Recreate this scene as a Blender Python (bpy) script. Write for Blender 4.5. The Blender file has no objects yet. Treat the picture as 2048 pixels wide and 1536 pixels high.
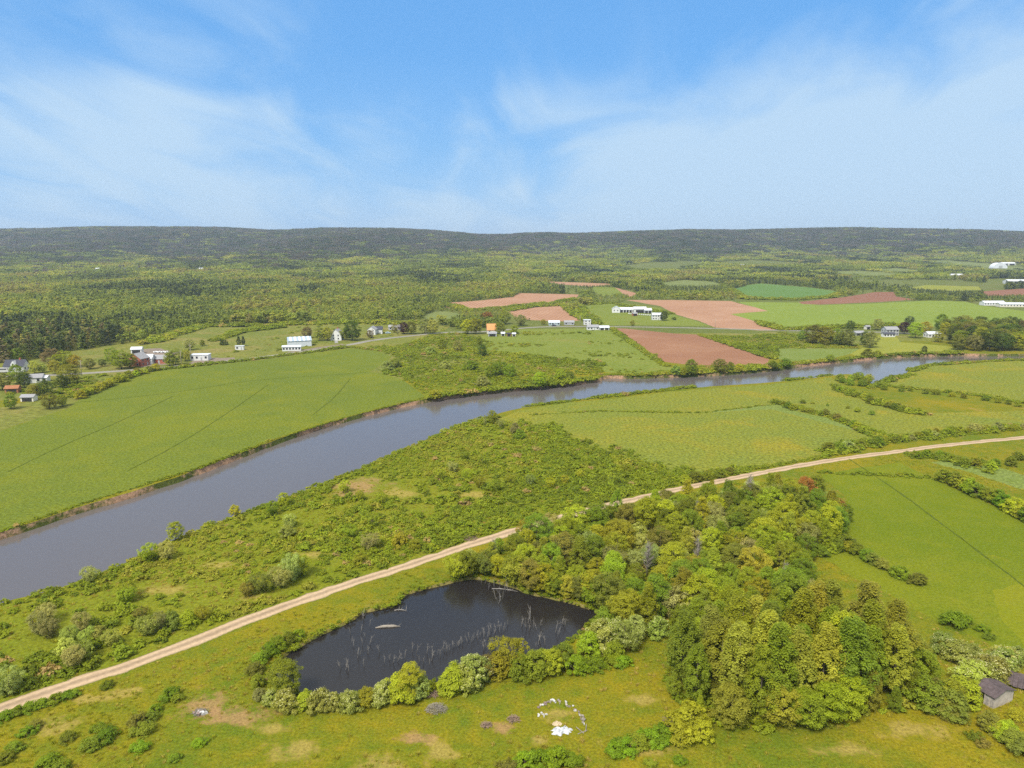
import bpy, math, random
import numpy as np
from mathutils import Vector
from mathutils.geometry import delaunay_2d_cdt

SC = bpy.context.scene
COL = SC.collection
R = math.radians

# ---------------------------------------------------------------- camera
CAM_H, FPX, HOR = 75.0, 1421.0, 492.0          # metres, focal length in photo pixels, horizon row
PITCH = math.atan((768.0 - HOR) / FPX)
cam_d = bpy.data.cameras.new('camera')
cam_d.sensor_width = 36.0
cam_d.lens = FPX / 2048 * 36.0
cam_d.clip_start = 1.0
cam_d.clip_end = 40000.0
cam = bpy.data.objects.new('camera', cam_d)
cam.location = (0, 0, CAM_H)
cam.rotation_euler = (math.pi / 2 - PITCH, 0, 0)
COL.objects.link(cam)
SC.camera = cam

# ---------------------------------------------------------------- sky, sun, exposure
SUN_EL, SUN_AZ = 52.0, -150.0                   # azimuth: 0 = +Y (view), clockwise
wd = bpy.data.worlds.new('World')
SC.world = wd
wd.use_nodes = True
nt = wd.node_tree
nt.nodes.clear()


def N(tree, typ, **kw):
    n = tree.nodes.new(typ)
    for k, v in kw.items():
        if k.startswith('i_'):
            key = k[2:]
            key = int(key) if key.isdigit() else key.replace('_', ' ')
            n.inputs[key].default_value = v
        else:
            setattr(n, k, v)
    return n


def ramp(tree, stops, interp='LINEAR'):
    n = tree.nodes.new('ShaderNodeValToRGB')
    n.color_ramp.interpolation = interp
    e = n.color_ramp.elements
    while len(e) < len(stops):
        e.new(0.5)
    for el, (p, c) in zip(e, stops):
        el.position = p
        el.color = (c[0], c[1], c[2], 1) if not isinstance(c, (int, float)) else (c, c, c, 1)
    return n


def math_n(tree, op, a, b=None, clamp=False):
    n = tree.nodes.new('ShaderNodeMath')
    n.operation = op
    n.use_clamp = clamp
    for i, v in enumerate((a, b)):
        if v is None:
            continue
        if isinstance(v, (int, float)):
            n.inputs[i].default_value = v
        else:
            tree.links.new(v, n.inputs[i])
    return n.outputs[0]


def mixc(tree, f, a, b, blend='MIX'):
    n = tree.nodes.new('ShaderNodeMix')
    n.data_type = 'RGBA'
    n.blend_type = blend
    n.clamp_factor = True
    for i, v in ((0, f), (6, a), (7, b)):
        if isinstance(v, (int, float)):
            n.inputs[i].default_value = v
        elif isinstance(v, (tuple, list)):
            n.inputs[i].default_value = (v[0], v[1], v[2], 1)
        else:
            tree.links.new(v, n.inputs[i])
    return n.outputs[2]


sky = N(nt, 'ShaderNodeTexSky', sky_type='NISHITA', sun_disc=False)
sky.sun_elevation = R(SUN_EL)
sky.sun_rotation = R(SUN_AZ)
sky.altitude = 100
sky.air_density = 1.15
sky.dust_density = 0.15
sky.ozone_density = 4.5
tc = N(nt, 'ShaderNodeTexCoord')
sep = N(nt, 'ShaderNodeSeparateXYZ')
nt.links.new(tc.outputs['Generated'], sep.inputs[0])
X, Y, Z = sep.outputs
# thin high cloud: noise on a cloud sheet far above (direction divided by height)
zc = math_n(nt, 'ADD', math_n(nt, 'MAXIMUM', Z, 0.0), 0.16)
comb = N(nt, 'ShaderNodeCombineXYZ')
nt.links.new(math_n(nt, 'DIVIDE', X, zc), comb.inputs[0])
nt.links.new(math_n(nt, 'DIVIDE', Y, zc), comb.inputs[1])
mp = N(nt, 'ShaderNodeMapping')
mp.inputs['Rotation'].default_value = (0, 0, R(-28))
mp.inputs['Scale'].default_value = (0.75, 0.45, 1.0)
mp.inputs['Location'].default_value = (9.5, 9.3, 0)
nt.links.new(comb.outputs[0], mp.inputs[0])
n1 = N(nt, 'ShaderNodeTexNoise', i_Scale=0.62, i_Detail=3.0, i_Roughness=0.45, i_Distortion=0.2)
n2 = N(nt, 'ShaderNodeTexNoise', i_Scale=2.2, i_Detail=8.0, i_Roughness=0.54, i_Distortion=0.9)
mp2 = N(nt, 'ShaderNodeMapping')                # wisps combed along the wind
mp2.inputs['Rotation'].default_value = (0, 0, R(14))
mp2.inputs['Scale'].default_value = (0.95, 0.34, 1.0)
nt.links.new(comb.outputs[0], mp2.inputs[0])
nt.links.new(mp.outputs[0], n1.inputs['Vector'])
nt.links.new(mp2.outputs[0], n2.inputs['Vector'])
zp = math_n(nt, 'MAXIMUM', Z, 0.0)
lowz = math_n(nt, 'SUBTRACT', 1.0, math_n(nt, 'MULTIPLY', zp, 2.6), clamp=True)
cl = math_n(nt, 'ADD', math_n(nt, 'MULTIPLY', n1.outputs[0], 0.95), math_n(nt, 'MULTIPLY', n2.outputs[0], 0.50))
cl = math_n(nt, 'ADD', cl, math_n(nt, 'MULTIPLY', lowz, 0.26))
# a bank of thin cloud lies to the east
cl = math_n(nt, 'ADD', cl, math_n(nt, 'MULTIPLY', X, 0.26))
# the cloud sheet thickens overhead into the grey-white cover that lights the valley
ovr = ramp(nt, [(0.36, 0.0), (0.60, 0.45)])
nt.links.new(zp, ovr.inputs[0])
cl = math_n(nt, 'ADD', cl, ovr.outputs[0])
rp = ramp(nt, [(0.74, 0.0), (1.62, 0.92)])
rp.color_ramp.interpolation = 'EASE'
nt.links.new(cl, rp.inputs[0])
# clear air: the sky texture, paling towards the horizon
hs = N(nt, 'ShaderNodeHueSaturation', i_Saturation=2.0, i_Value=0.80)
nt.links.new(sky.outputs[0], hs.inputs['Color'])
hz_f = ramp(nt, [(0.0, 0.85), (0.10, 0.55), (0.24, 0.16), (0.5, 0.0)])
nt.links.new(zp, hz_f.inputs[0])
air = mixc(nt, hz_f.outputs[0], mixc(nt, 0.75, hs.outputs[0], (0.92, 2.60, 5.5)), (2.4, 3.8, 5.6))
cc = ramp(nt, [(0.0, (3.2, 4.35, 5.5)), (0.36, (3.1, 4.3, 5.6)), (0.80, (7.8, 7.5, 7.1))])
nt.links.new(zp, cc.inputs[0])
col = mixc(nt, rp.outputs[0], air, cc.outputs[0])
bg = N(nt, 'ShaderNodeBackground', i_Strength=0.085)
nt.links.new(col, bg.inputs[0])
wo = N(nt, 'ShaderNodeOutputWorld')
nt.links.new(bg.outputs[0], wo.inputs[0])

sl = bpy.data.lights.new('sun', 'SUN')
sl.energy = 2.7
sl.angle = R(15)
sl.color = (1.0, 0.94, 0.84)
so = bpy.data.objects.new('sun', sl)
COL.objects.link(so)
el, az = R(SUN_EL), R(SUN_AZ)
sd = Vector((math.sin(az) * math.cos(el), math.cos(az) * math.cos(el), math.sin(el)))
so.rotation_euler = sd.to_track_quat('Z', 'Y').to_euler()
so.location = (0, 0, 400)

SC.view_settings.view_transform = 'Standard'
SC.view_settings.look = 'None'
SC.view_settings.exposure = 1.0
SC.view_settings.gamma = 1.0
SC.view_settings.use_curve_mapping = False
SC.cycles.max_bounces = 6
SC.cycles.diffuse_bounces = 3
SC.cycles.glossy_bounces = 2
SC.cycles.transmission_bounces = 3
SC.cycles.transparent_max_bounces = 4
SC.cycles.volume_bounces = 0
SC.cycles.use_denoising = False
SC.render.use_persistent_data = False

# ---------------------------------------------------------------- tagging helpers


def tag(o, label=None, cat=None, group=None, kind=None):
    if label:
        o['label'] = label
    if cat:
        o['category'] = cat
    if group:
        o['group'] = group
    if kind:
        o['kind'] = kind
    return o


def empty(name, loc=(0, 0, 0), rz=0.0, scale=1.0):
    o = bpy.data.objects.new(name, None)
    o.empty_display_size = 0.3
    o.location = loc
    o.rotation_euler = (0, 0, rz)
    o.scale = (scale,) * 3 if isinstance(scale, (int, float)) else scale
    COL.objects.link(o)
    return o


def link(name, me, parent=None, mat=None, loc=None):
    o = bpy.data.objects.new(name, me)
    COL.objects.link(o)
    if parent is not None:
        o.parent = parent
    if mat is not None and not me.materials:
        me.materials.append(mat)
    if loc is not None:
        o.location = loc
    return o


class MB:
    """collects faces; build() links them as one mesh object"""

    def __init__(self):
        self.v, self.f, self.m = [], [], []

    def add(self, vs, fs, mi=0):
        b = len(self.v)
        self.v += [tuple(p) for p in vs]
        self.f += [tuple(i + b for i in f) for f in fs]
        self.m += [mi] * len(fs)

    def box(self, x0, x1, y0, y1, z0, z1, mi=0):
        self.add([(x0, y0, z0), (x1, y0, z0), (x1, y1, z0), (x0, y1, z0), (x0, y0, z1), (x1, y0, z1), (x1, y1, z1), (x0, y1, z1)],
                 [(3, 2, 1, 0), (4, 5, 6, 7), (0, 1, 5, 4), (1, 2, 6, 5), (2, 3, 7, 6), (3, 0, 4, 7)], mi)

    def tube(self, pts, rads, seg=6, mi=0, cap=True):
        pts = [Vector(p) for p in pts]
        vs, fs = [], []
        n = len(pts)
        for i, p in enumerate(pts):
            d = (pts[min(i + 1, n - 1)] - pts[max(i - 1, 0)]).normalized()
            a = d.cross(Vector((0.31, 0.93, 0.2))).normalized()
            b = d.cross(a)
            for k in range(seg):
                t = 2 * math.pi * k / seg
                vs.append(p + (a * math.cos(t) + b * math.sin(t)) * rads[i])
        for i in range(n - 1):
            for k in range(seg):
                k2 = (k + 1) % seg
                fs.append((i * seg + k, i * seg + k2, (i + 1) * seg + k2, (i + 1) * seg + k))
        if cap:
            fs.append(tuple(range(seg))[::-1])
            fs.append(tuple((n - 1) * seg + k for k in range(seg)))
        self.add(vs, fs, mi)

    def mesh(self, name, mats=(), smooth=False):
        me = bpy.data.meshes.new(name)
        me.from_pydata(self.v, [], self.f)
        for m in mats:
            me.materials.append(m)
        if len(mats) > 1:
            me.polygons.foreach_set('material_index', self.m)
        if smooth:
            me.polygons.foreach_set('use_smooth', [True] * len(self.f))
        me.update()
        return me

    def build(self, name, mat, parent=None, smooth=False, loc=None):
        mats = mat if isinstance(mat, (list, tuple)) else [mat]
        return link(name, self.mesh(name, mats, smooth), parent, loc=loc)


# ---------------------------------------------------------------- terrain height and pixel -> ground
def ray(u, v):
    x, yd = (u - 1024.0) / FPX, (v - 768.0) / FPX
    c, s = math.cos(PITCH), math.sin(PITCH)
    return np.array([x, c - yd * s, -s - yd * c])     # image plane point rotated down by the pitch


SKYLINE = [(-900, 462), (-500, 458), (-200, 455), (0, 457), (100, 456), (200, 452), (330, 453), (430, 453), (520, 459), (570, 459), (650, 455), (720, 455), (800, 456), (870, 460), (960, 468),
           (1000, 468), (1080, 464), (1150, 466), (1250, 462), (1380, 458), (1480, 459), (1600, 456), (1700, 454), (1850, 457), (1950, 459), (2048, 464), (2300, 470), (2900, 470)]
RD = 4000.0
_rx, _rz = [], []
for _u, _v in SKYLINE:
    _r = ray(_u, _v)
    _rx.append(_r[0] / _r[1] * RD)
    _rz.append(CAM_H + _r[2] / _r[1] * RD - 8.5)
_rx, _rz = np.array(_rx), np.array(_rz)
_py = np.array([-9000, 950, 1300, 1800, 2300, 2700, 3050, 3450, 3800, 4000, 4500, 9000.])
_pp = np.array([0, 0, .02, .085, .17, .30, .47, .75, .945, 1.0, 1.0, .98])
_py_s = np.linspace(-1000, 9000, 1001)
_pp_s = np.convolve(np.pad(np.interp(_py_s, _py, _pp), 15, mode='edge'), np.ones(31) / 31, 'valid')


def wav(x, y, seed, oct=4):
    rs = np.random.RandomState(seed)
    out, a = 0, 1.0
    x, y = np.asarray(x, float), np.asarray(y, float)
    tot = 0
    for o in range(oct):
        for k in range(3):
            t = rs.uniform(0, 6.283)
            fx, fy = math.cos(t) * 2 ** o, math.sin(t) * 2 ** o
            out = out + a * np.sin(x * fx + y * fy + rs.uniform(0, 6.283) + 1.3 * np.sin(y * fx * .7 - x * fy * .6 + rs.uniform(0, 6)))
        tot += a * 1.8
        a *= 0.55
    return out / tot


def height(x, y):
    x, y = np.asarray(x, float), np.asarray(y, float)
    rz = np.interp(x, _rx, _rz)
    p = np.interp(y, _py_s, _pp_s)
    h = rz * p
    amp = np.interp(y, [1200, 2000, 2900, 3350, 3600, 3780, 4300, 7000], [0, 6, 34, 30, 10, 0, 0, 0])
    h = h + amp * wav(x / 190.0, y / 900.0, 11, 4)
    return np.where(y < 950, 0.0, h)


_steps = np.concatenate([np.linspace(50, 1000, 1901), np.linspace(1002, 8000, 3500)])


def at(u, v, z=None):
    """ground point seen at photo pixel (u, v)"""
    r = ray(u, v)
    if v > 575 or z is not None:
        t = (0.0 if z is None else z) - CAM_H
        t = t / r[2] if r[2] < 0 else 1e9
        if t * r[1] < 950 or z is not None:
            return np.array([r[0] * t, r[1] * t])
    t = _steps / r[1]
    zz = CAM_H + r[2] * t
    hh = height(r[0] * t, _steps)
    i = int(np.argmax(zz <= hh))
    if zz[i] > hh[i]:
        i = len(t) - 1
    if i > 0:
        a, b = zz[i - 1] - hh[i - 1], zz[i] - hh[i]
        tt = t[i - 1] + (t[i] - t[i - 1]) * a / (a - b + 1e-9)
    else:
        tt = t[0]
    return np.array([r[0] * tt, r[1] * tt])


def gz(p):
    return float(height(p[0], p[1]))


def pxm(p):
    return FPX / math.hypot(p[1] * math.cos(PITCH) + CAM_H * math.sin(PITCH), 0.0)


def inpoly(px, py, poly):
    px, py = np.asarray(px), np.asarray(py)
    ins = np.zeros(px.shape, bool)
    n = len(poly)
    j = n - 1
    for i in range(n):
        xi, yi = poly[i]
        xj, yj = poly[j]
        c = ((yi > py) != (yj > py))
        with np.errstate(divide='ignore', invalid='ignore'):
            ins ^= c & (px < (xj - xi) * (py - yi) / (yj - yi + 1e-12) + xi)
        j = i
    return ins


def W(pix):
    return [at(u, v) for u, v in pix]


def resample(poly, closed=True, wob=0.0, seed=0, step=None):
    rs = np.random.RandomState(seed)
    out = []
    n = len(poly)
    for i in range(n if closed else n - 1):
        a, b = np.array(poly[i]), np.array(poly[(i + 1) % n])
        L = np.linalg.norm(b - a)
        st = step or max(2.5, 0.012 * abs(a[1] + b[1]) / 2)
        k = max(1, int(L / st))
        d = (b - a) / (L + 1e-9)
        nn = np.array([-d[1], d[0]])
        for q in range(k):
            p = a + (b - a) * q / k
            if q > 0 or True:
                p = p + nn * rs.normal(0, wob) * (1 if q else .4)
            out.append(p)
    if not closed:
        out.append(np.array(poly[-1]))
    return out


def smooth_line(pts, it=2, closed=False):
    pts = [np.array(p, float) for p in pts]
    for _ in range(it):
        q = []
        n = len(pts)
        if not closed:
            q.append(pts[0])
        for i in range(n if closed else n - 1):
            a, b = pts[i], pts[(i + 1) % n]
            q += [a * .75 + b * .25, a * .25 + b * .75]
        if not closed:
            q.append(pts[-1])
        pts = q
    return pts


def offset_poly(poly, d):
    """inward offset (any winding)"""
    P = np.array(poly)
    x, y = P[:, 0], P[:, 1]
    area = 0.5 * np.sum(x * np.roll(y, -1) - y * np.roll(x, -1))
    s = 1.0 if area > 0 else -1.0
    t = np.roll(P, -1, 0) - np.roll(P, 1, 0)
    t /= np.linalg.norm(t, axis=1)[:, None] + 1e-9
    nrm = np.stack([-t[:, 1], t[:, 0]], 1) * s
    return [p for p in P + nrm * d]


def dist_line(px, py, line):
    """distance of points to a polyline"""
    px, py = np.asarray(px, float), np.asarray(py, float)
    best = np.full(px.shape, 1e9)
    for a, b in zip(line[:-1], line[1:]):
        dx, dy = b[0] - a[0], b[1] - a[1]
        L = dx * dx + dy * dy + 1e-9
        t = np.clip(((px - a[0]) * dx + (py - a[1]) * dy) / L, 0, 1)
        best = np.minimum(best, np.hypot(px - a[0] - t * dx, py - a[1] - t * dy))
    return best

# ---------------------------------------------------------------- materials
def srgb(r, g, b):
    f = lambda c: (c / 255 / 12.92) if c <= 10 else ((c / 255 + 0.055) / 1.055) ** 2.4
    return (f(r), f(g), f(b))


def new_mat(name):
    m = bpy.data.materials.new(name)
    m.use_nodes = True
    t = m.node_tree
    t.nodes.clear()
    out = t.nodes.new('ShaderNodeOutputMaterial')
    b = t.nodes.new('ShaderNodeBsdfPrincipled')
    b.inputs['Roughness'].default_value = 0.85
    b.inputs['Specular IOR Level'].default_value = 0.15
    t.links.new(b.outputs[0], out.inputs[0])
    return m, t, b, out


def pos(t):
    return t.nodes.new('ShaderNodeNewGeometry').outputs['Position']


def noise(t, vec, scale, detail=4.0, rough=0.55, dist=0.0):
    n = N(t, 'ShaderNodeTexNoise', i_Scale=scale, i_Detail=detail, i_Roughness=rough, i_Distortion=dist)
    t.links.new(vec, n.inputs['Vector'])
    return n.outputs[0]


def grass_mat(name, a, b, c=None, big=0.02, mid=0.25, fine=1.6, cthr=(0.56, 0.68), bump=0.5, fine_amt=0.55, rows=None, blobs=()):
    """a, b: two greens; c: dry patches; rows: (angle, spacing, strength) drilled rows"""
    m, t, bs, out = new_mat(name)
    P = pos(t)
    nb = noise(t, P, big, 5, 0.6, 0.4)
    nm = noise(t, P, mid, 5, 0.65)
    nf = noise(t, P, fine, 4, 0.75)
    f1 = ramp(t, [(0.40, 0.0), (0.60, 1.0)])
    t.links.new(math_n(t, 'ADD', math_n(t, 'MULTIPLY', nb, 0.55), math_n(t, 'MULTIPLY', nm, 0.45)), f1.inputs[0])
    colr = mixc(t, f1.outputs[0], a, b)
    if c is not None:
        f2 = ramp(t, [(cthr[0], 0.0), (cthr[1], 1.0)])
        nc = noise(t, P, big * 1.7, 6, 0.62, 0.6)
        t.links.new(math_n(t, 'ADD', math_n(t, 'MULTIPLY', nc, 0.75), math_n(t, 'MULTIPLY', nm, 0.25)), f2.inputs[0])
        colr = mixc(t, f2.outputs[0], colr, c)
    for bx, by, ra, rb, an, cb in blobs:                 # worn patches, each with its own place and size
        vm = N(t, 'ShaderNodeMapping', vector_type='TEXTURE')
        vm.inputs['Location'].default_value = (bx, by, 0)
        vm.inputs['Rotation'].default_value = (0, 0, an)
        vm.inputs['Scale'].default_value = (ra, rb, 1000)
        t.links.new(P, vm.inputs[0])
        ln = N(t, 'ShaderNodeVectorMath', operation='LENGTH')
        t.links.new(vm.outputs[0], ln.inputs[0])
        dd = math_n(t, 'ADD', ln.outputs['Value'], math_n(t, 'ADD', math_n(t, 'MULTIPLY', math_n(t, 'SUBTRACT', nm, .5), 3.6), math_n(t, 'MULTIPLY', math_n(t, 'SUBTRACT', nf, .5), 1.7)))
        fb = ramp(t, [(.35, 1.0), (1.15, 0.0)])
        t.links.new(dd, fb.inputs[0])
        colr = mixc(t, math_n(t, 'MULTIPLY', fb.outputs[0], .75), colr, cb)
    # blade-scale mottling of the sward
    f3 = ramp(t, [(0.25, 1.0 - fine_amt), (0.75, 1.0 + fine_amt)])
    t.links.new(nf, f3.inputs[0])
    colr = mixc(t, 1.0, colr, f3.outputs[0], 'MULTIPLY')
    if rows:
        ang, sp, st = rows
        mpn = N(t, 'ShaderNodeMapping')
        mpn.inputs['Rotation'].default_value = (0, 0, ang)
        t.links.new(P, mpn.inputs[0])
        wv = N(t, 'ShaderNodeTexWave', i_Scale=1.0 / sp / 3.18 * 3.14159 * 0.32, i_Distortion=0.6, i_Detail=2.0)
        wv.inputs['Detail Scale'].default_value = 0.4
        t.links.new(mpn.outputs[0], wv.inputs['Vector'])
        rr = ramp(t, [(0.2, 1 - st), (0.8, 1 + st)])
        t.links.new(wv.outputs[0], rr.inputs[0])
        colr = mixc(t, 1.0, colr, rr.outputs[0], 'MULTIPLY')
    t.links.new(colr, bs.inputs['Base Color'])
    bp = N(t, 'ShaderNodeBump', i_Strength=bump, i_Distance=0.6)
    hgt = math_n(t, 'ADD', math_n(t, 'MULTIPLY', nf, 0.6), nm)
    t.links.new(hgt, bp.inputs['Height'])
    t.links.new(bp.outputs[0], bs.inputs['Normal'])
    bs.inputs['Roughness'].default_value = 0.95
    bs.inputs['Specular IOR Level'].default_value = 0.05
    return m


def plain_mat(name, c, rough=0.7, var=0.15, scale=1.5, metal=0.0, spec=0.3, bump=0.0):
    m, t, bs, out = new_mat(name)
    tcn = t.nodes.new('ShaderNodeTexCoord')
    n = noise(t, tcn.outputs['Object'], scale, 5, 0.6)
    r_ = ramp(t, [(0.3, 1 - var), (0.7, 1 + var)])
    t.links.new(n, r_.inputs[0])
    t.links.new(mixc(t, 1.0, c, r_.outputs[0], 'MULTIPLY'), bs.inputs['Base Color'])
    bs.inputs['Roughness'].default_value = rough
    bs.inputs['Metallic'].default_value = metal
    bs.inputs['Specular IOR Level'].default_value = spec
    if bump:
        bp = N(t, 'ShaderNodeBump', i_Strength=bump, i_Distance=0.1)
        t.links.new(n, bp.inputs['Height'])
        t.links.new(bp.outputs[0], bs.inputs['Normal'])
    return m


M = {}
# near grass, meadow, crops
BLOBS = []
EARTH, STRAW = (.29, .175, .08), (.28, .215, .055)
for u_, v_, ru, rv, c_ in ((410, 1410, 50, 30, EARTH), (480, 1430, 70, 22, EARTH), (400, 1428, 18, 10, (.20, .12, .08)), (545, 1455, 45, 12, STRAW), (838, 1478, 38, 14, EARTH), (880, 1505, 35, 25, STRAW), (1005, 1458, 24, 14, EARTH), (1075, 1480, 22, 10, STRAW), (1120, 1430, 32, 18, STRAW), (110, 1450, 60, 22, STRAW),
                           (250, 1385, 45, 12, STRAW), (590, 1500, 60, 25, STRAW), (1830, 1460, 80, 18, STRAW), (1300, 1500, 60, 14, STRAW), (760, 1530, 60, 20, STRAW), (1290, 1400, 40, 14, STRAW), (180, 1400, 40, 10, STRAW), (1700, 1500, 90, 15, STRAW)):
    p_, q_, r_ = at(u_, v_), at(u_ + ru, v_), at(u_, v_ - rv)
    BLOBS.append((float(p_[0]), float(p_[1]), float(q_[0] - p_[0]), float(r_[1] - p_[1]), 0.0, c_))
WBLOBS = []
for u_, v_, ru, rv, c_ in ((715, 975, 60, 22, EARTH), (520, 1195, 40, 8, STRAW), (960, 990, 50, 12, STRAW), (330, 1180, 60, 14, STRAW), (440, 1130, 40, 10, STRAW), (800, 985, 40, 10, STRAW), (620, 1110, 40, 10, STRAW)):
    p_, q_, r_ = at(u_, v_), at(u_ + ru, v_), at(u_, v_ - rv)
    WBLOBS.append((float(p_[0]), float(p_[1]), float(q_[0] - p_[0]), float(r_[1] - p_[1]), 0.0, c_))
M['near_grass'] = grass_mat('near_grass', (.195, .162, .009), (.100, .132, .009), (.30, .20, .055), big=.035, mid=.3, fine=2.2, cthr=(.60, .70), blobs=BLOBS)
M['mown'] = grass_mat('mown_field', (.105, .138, .007), (.140, .158, .009), (.18, .170, .013), big=.02, mid=.18, fine=1.6, cthr=(.60, .72), fine_amt=.4, bump=.3)
M['mown_bright'] = grass_mat('mown_bright', (.15, .17, .008), (.17, .175, .010), big=.03, fine_amt=.3)
M['wedge'] = grass_mat('rank_grass', (.125, .150, .009), (.160, .165, .013), (.205, .165, .050), big=.03, mid=.2, fine=1.3, cthr=(.62, .72), blobs=WBLOBS)
M['meadow'] = grass_mat('marsh_meadow', (.165, .172, .020), (.135, .162, .024), (.205, .180, .018), big=.018, mid=.12, fine=.9, cthr=(.50, .64), fine_amt=.8)
M['meadow_pale'] = grass_mat('pale_meadow', (.150, .185, .045), (.125, .165, .028), big=.03, mid=.15, fine=.9, fine_amt=.7)
M['crop'] = grass_mat('young_crop', (.102, .132, .017), (.120, .146, .015), (.142, .156, .013), big=.012, mid=.10, fine=1.1, cthr=(.48, .66), fine_amt=.6, bump=.25)
M['pasture'] = grass_mat('pasture', (.125, .160, .022), (.155, .180, .030), (.185, .175, .040), big=.012, mid=.08, fine=.5, cthr=(.56, .68), fine_amt=.4)
M['scrub_pasture'] = grass_mat('scrub_pasture', (.120, .140, .024), (.160, .160, .032), (.195, .165, .05), big=.015, mid=.07, fine=.35, cthr=(.5, .64), fine_amt=.5)
M['lime'] = grass_mat('hay_field', (.170, .215, .032), (.150, .200, .030), big=.006, mid=.03, fine=.2, fine_amt=.22, bump=.1)
M['lime_yellow'] = grass_mat('lawn_yellow', (.215, .215, .03), (.18, .20, .03), big=.02, mid=.1, fine=.5, fine_amt=.3)
M['teal'] = grass_mat('grain_field', (.085, .155, .035), (.10, .17, .04), big=.008, mid=.04, fine=.2, fine_amt=.2, bump=.1)
M['hill_meadow'] = grass_mat('hill_meadow', (.13, .16, .045), (.15, .17, .05), big=.006, mid=.03, fine=.15, fine_amt=.3)
M['soil'] = grass_mat('ploughed_soil', (.245, .125, .070), (.215, .108, .062), (.28, .155, .092), big=.014, mid=.12, fine=.8, cthr=(.5, .7), fine_amt=.25, bump=.4, rows=(R(35), 2.2, .13))
M['soil_pale'] = grass_mat('harrowed_soil', (.330, .190, .115), (.290, .160, .095), (.36, .22, .14), big=.010, mid=.07, fine=.5, cthr=(.5, .7), fine_amt=.25, bump=.3, rows=(R(-12), 5.0, .15))
M['soil_red'] = grass_mat('red_soil', (.215, .105, .065), (.19, .095, .06), big=.01, mid=.07, fine=.4, fine_amt=.25)
M['forest_floor'] = grass_mat('forest_floor', (.095, .115, .022), (.12, .135, .03), (.13, .115, .045), big=.01, mid=.06, fine=.4, cthr=(.55, .7))
M['gravel_yard'] = grass_mat('gravel_yard', (.22, .175, .135), (.18, .145, .115), big=.05, mid=.3, fine=2, fine_amt=.2)
M['asphalt'] = plain_mat('asphalt', (.22, .205, .175), .9, .15, .05)
M['bare_earth'] = grass_mat('bare_earth', (.27, .165, .08), (.23, .15, .06), (.15, .15, .03), big=.06, mid=.35, fine=1.6, cthr=(.55, .66), fine_amt=.35)
M['reed'] = grass_mat('sedge_rim', (.165, .145, .035), (.20, .165, .055), (.10, .12, .015), big=.08, mid=.4, fine=2, cthr=(.5, .6), fine_amt=.5)


def bank_mat():
    m, t, bs, out = new_mat('river_bank')
    P = pos(t)
    n = noise(t, P, .06, 5, .6)
    n2 = noise(t, P, .8, 5, .7)
    f = ramp(t, [(.47, 0.0), (.55, 1.0)])
    t.links.new(math_n(t, 'ADD', math_n(t, 'MULTIPLY', n, .75), math_n(t, 'MULTIPLY', n2, .25)), f.inputs[0])
    c = mixc(t, f.outputs[0], (.07, .085, .012), (.33, .20, .12))
    r2 = ramp(t, [(.3, .6), (.7, 1.3)])
    t.links.new(n2, r2.inputs[0])
    t.links.new(mixc(t, 1.0, c, r2.outputs[0], 'MULTIPLY'), bs.inputs['Base Color'])
    bp = N(t, 'ShaderNodeBump', i_Strength=.8, i_Distance=.5)
    t.links.new(n2, bp.inputs['Height'])
    t.links.new(bp.outputs[0], bs.inputs['Normal'])
    return m


M['bank'] = bank_mat()


def water_mat(name, base, rough, wave, dist, bstr):
    m, t, bs, out = new_mat(name)
    P = pos(t)
    mpn = N(t, 'ShaderNodeMapping')
    mpn.inputs['Rotation'].default_value = (0, 0, R(38))
    mpn.inputs['Scale'].default_value = (1.0, 2.2, 1.0)
    t.links.new(P, mpn.inputs[0])
    a = noise(t, mpn.outputs[0], wave, 3, .55, .3)
    # wind lanes: smoother and rougher stretches of the surface
    lane = noise(t, mpn.outputs[0], .012, 4, .55, .5)
    lr = ramp(t, [(.35, rough * .7), (.65, rough * 1.5)])
    t.links.new(lane, lr.inputs[0])
    t.links.new(lr.outputs[0], bs.inputs['Roughness'])
    bp = N(t, 'ShaderNodeBump', i_Strength=bstr, i_Distance=dist)
    t.links.new(a, bp.inputs['Height'])
    t.links.new(bp.outputs[0], bs.inputs['Normal'])
    bs.inputs['Base Color'].default_value = (*base, 1)
    bs.inputs['IOR'].default_value = 1.333
    bs.inputs['Specular IOR Level'].default_value = 0.5
    return m


M['river'] = water_mat('river_water', (.106, .094, .088), .05, .55, .2, .22)
M['pond'] = water_mat('pond_water', (.018, .016, .015), .08, 1.6, .05, .5)


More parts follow.
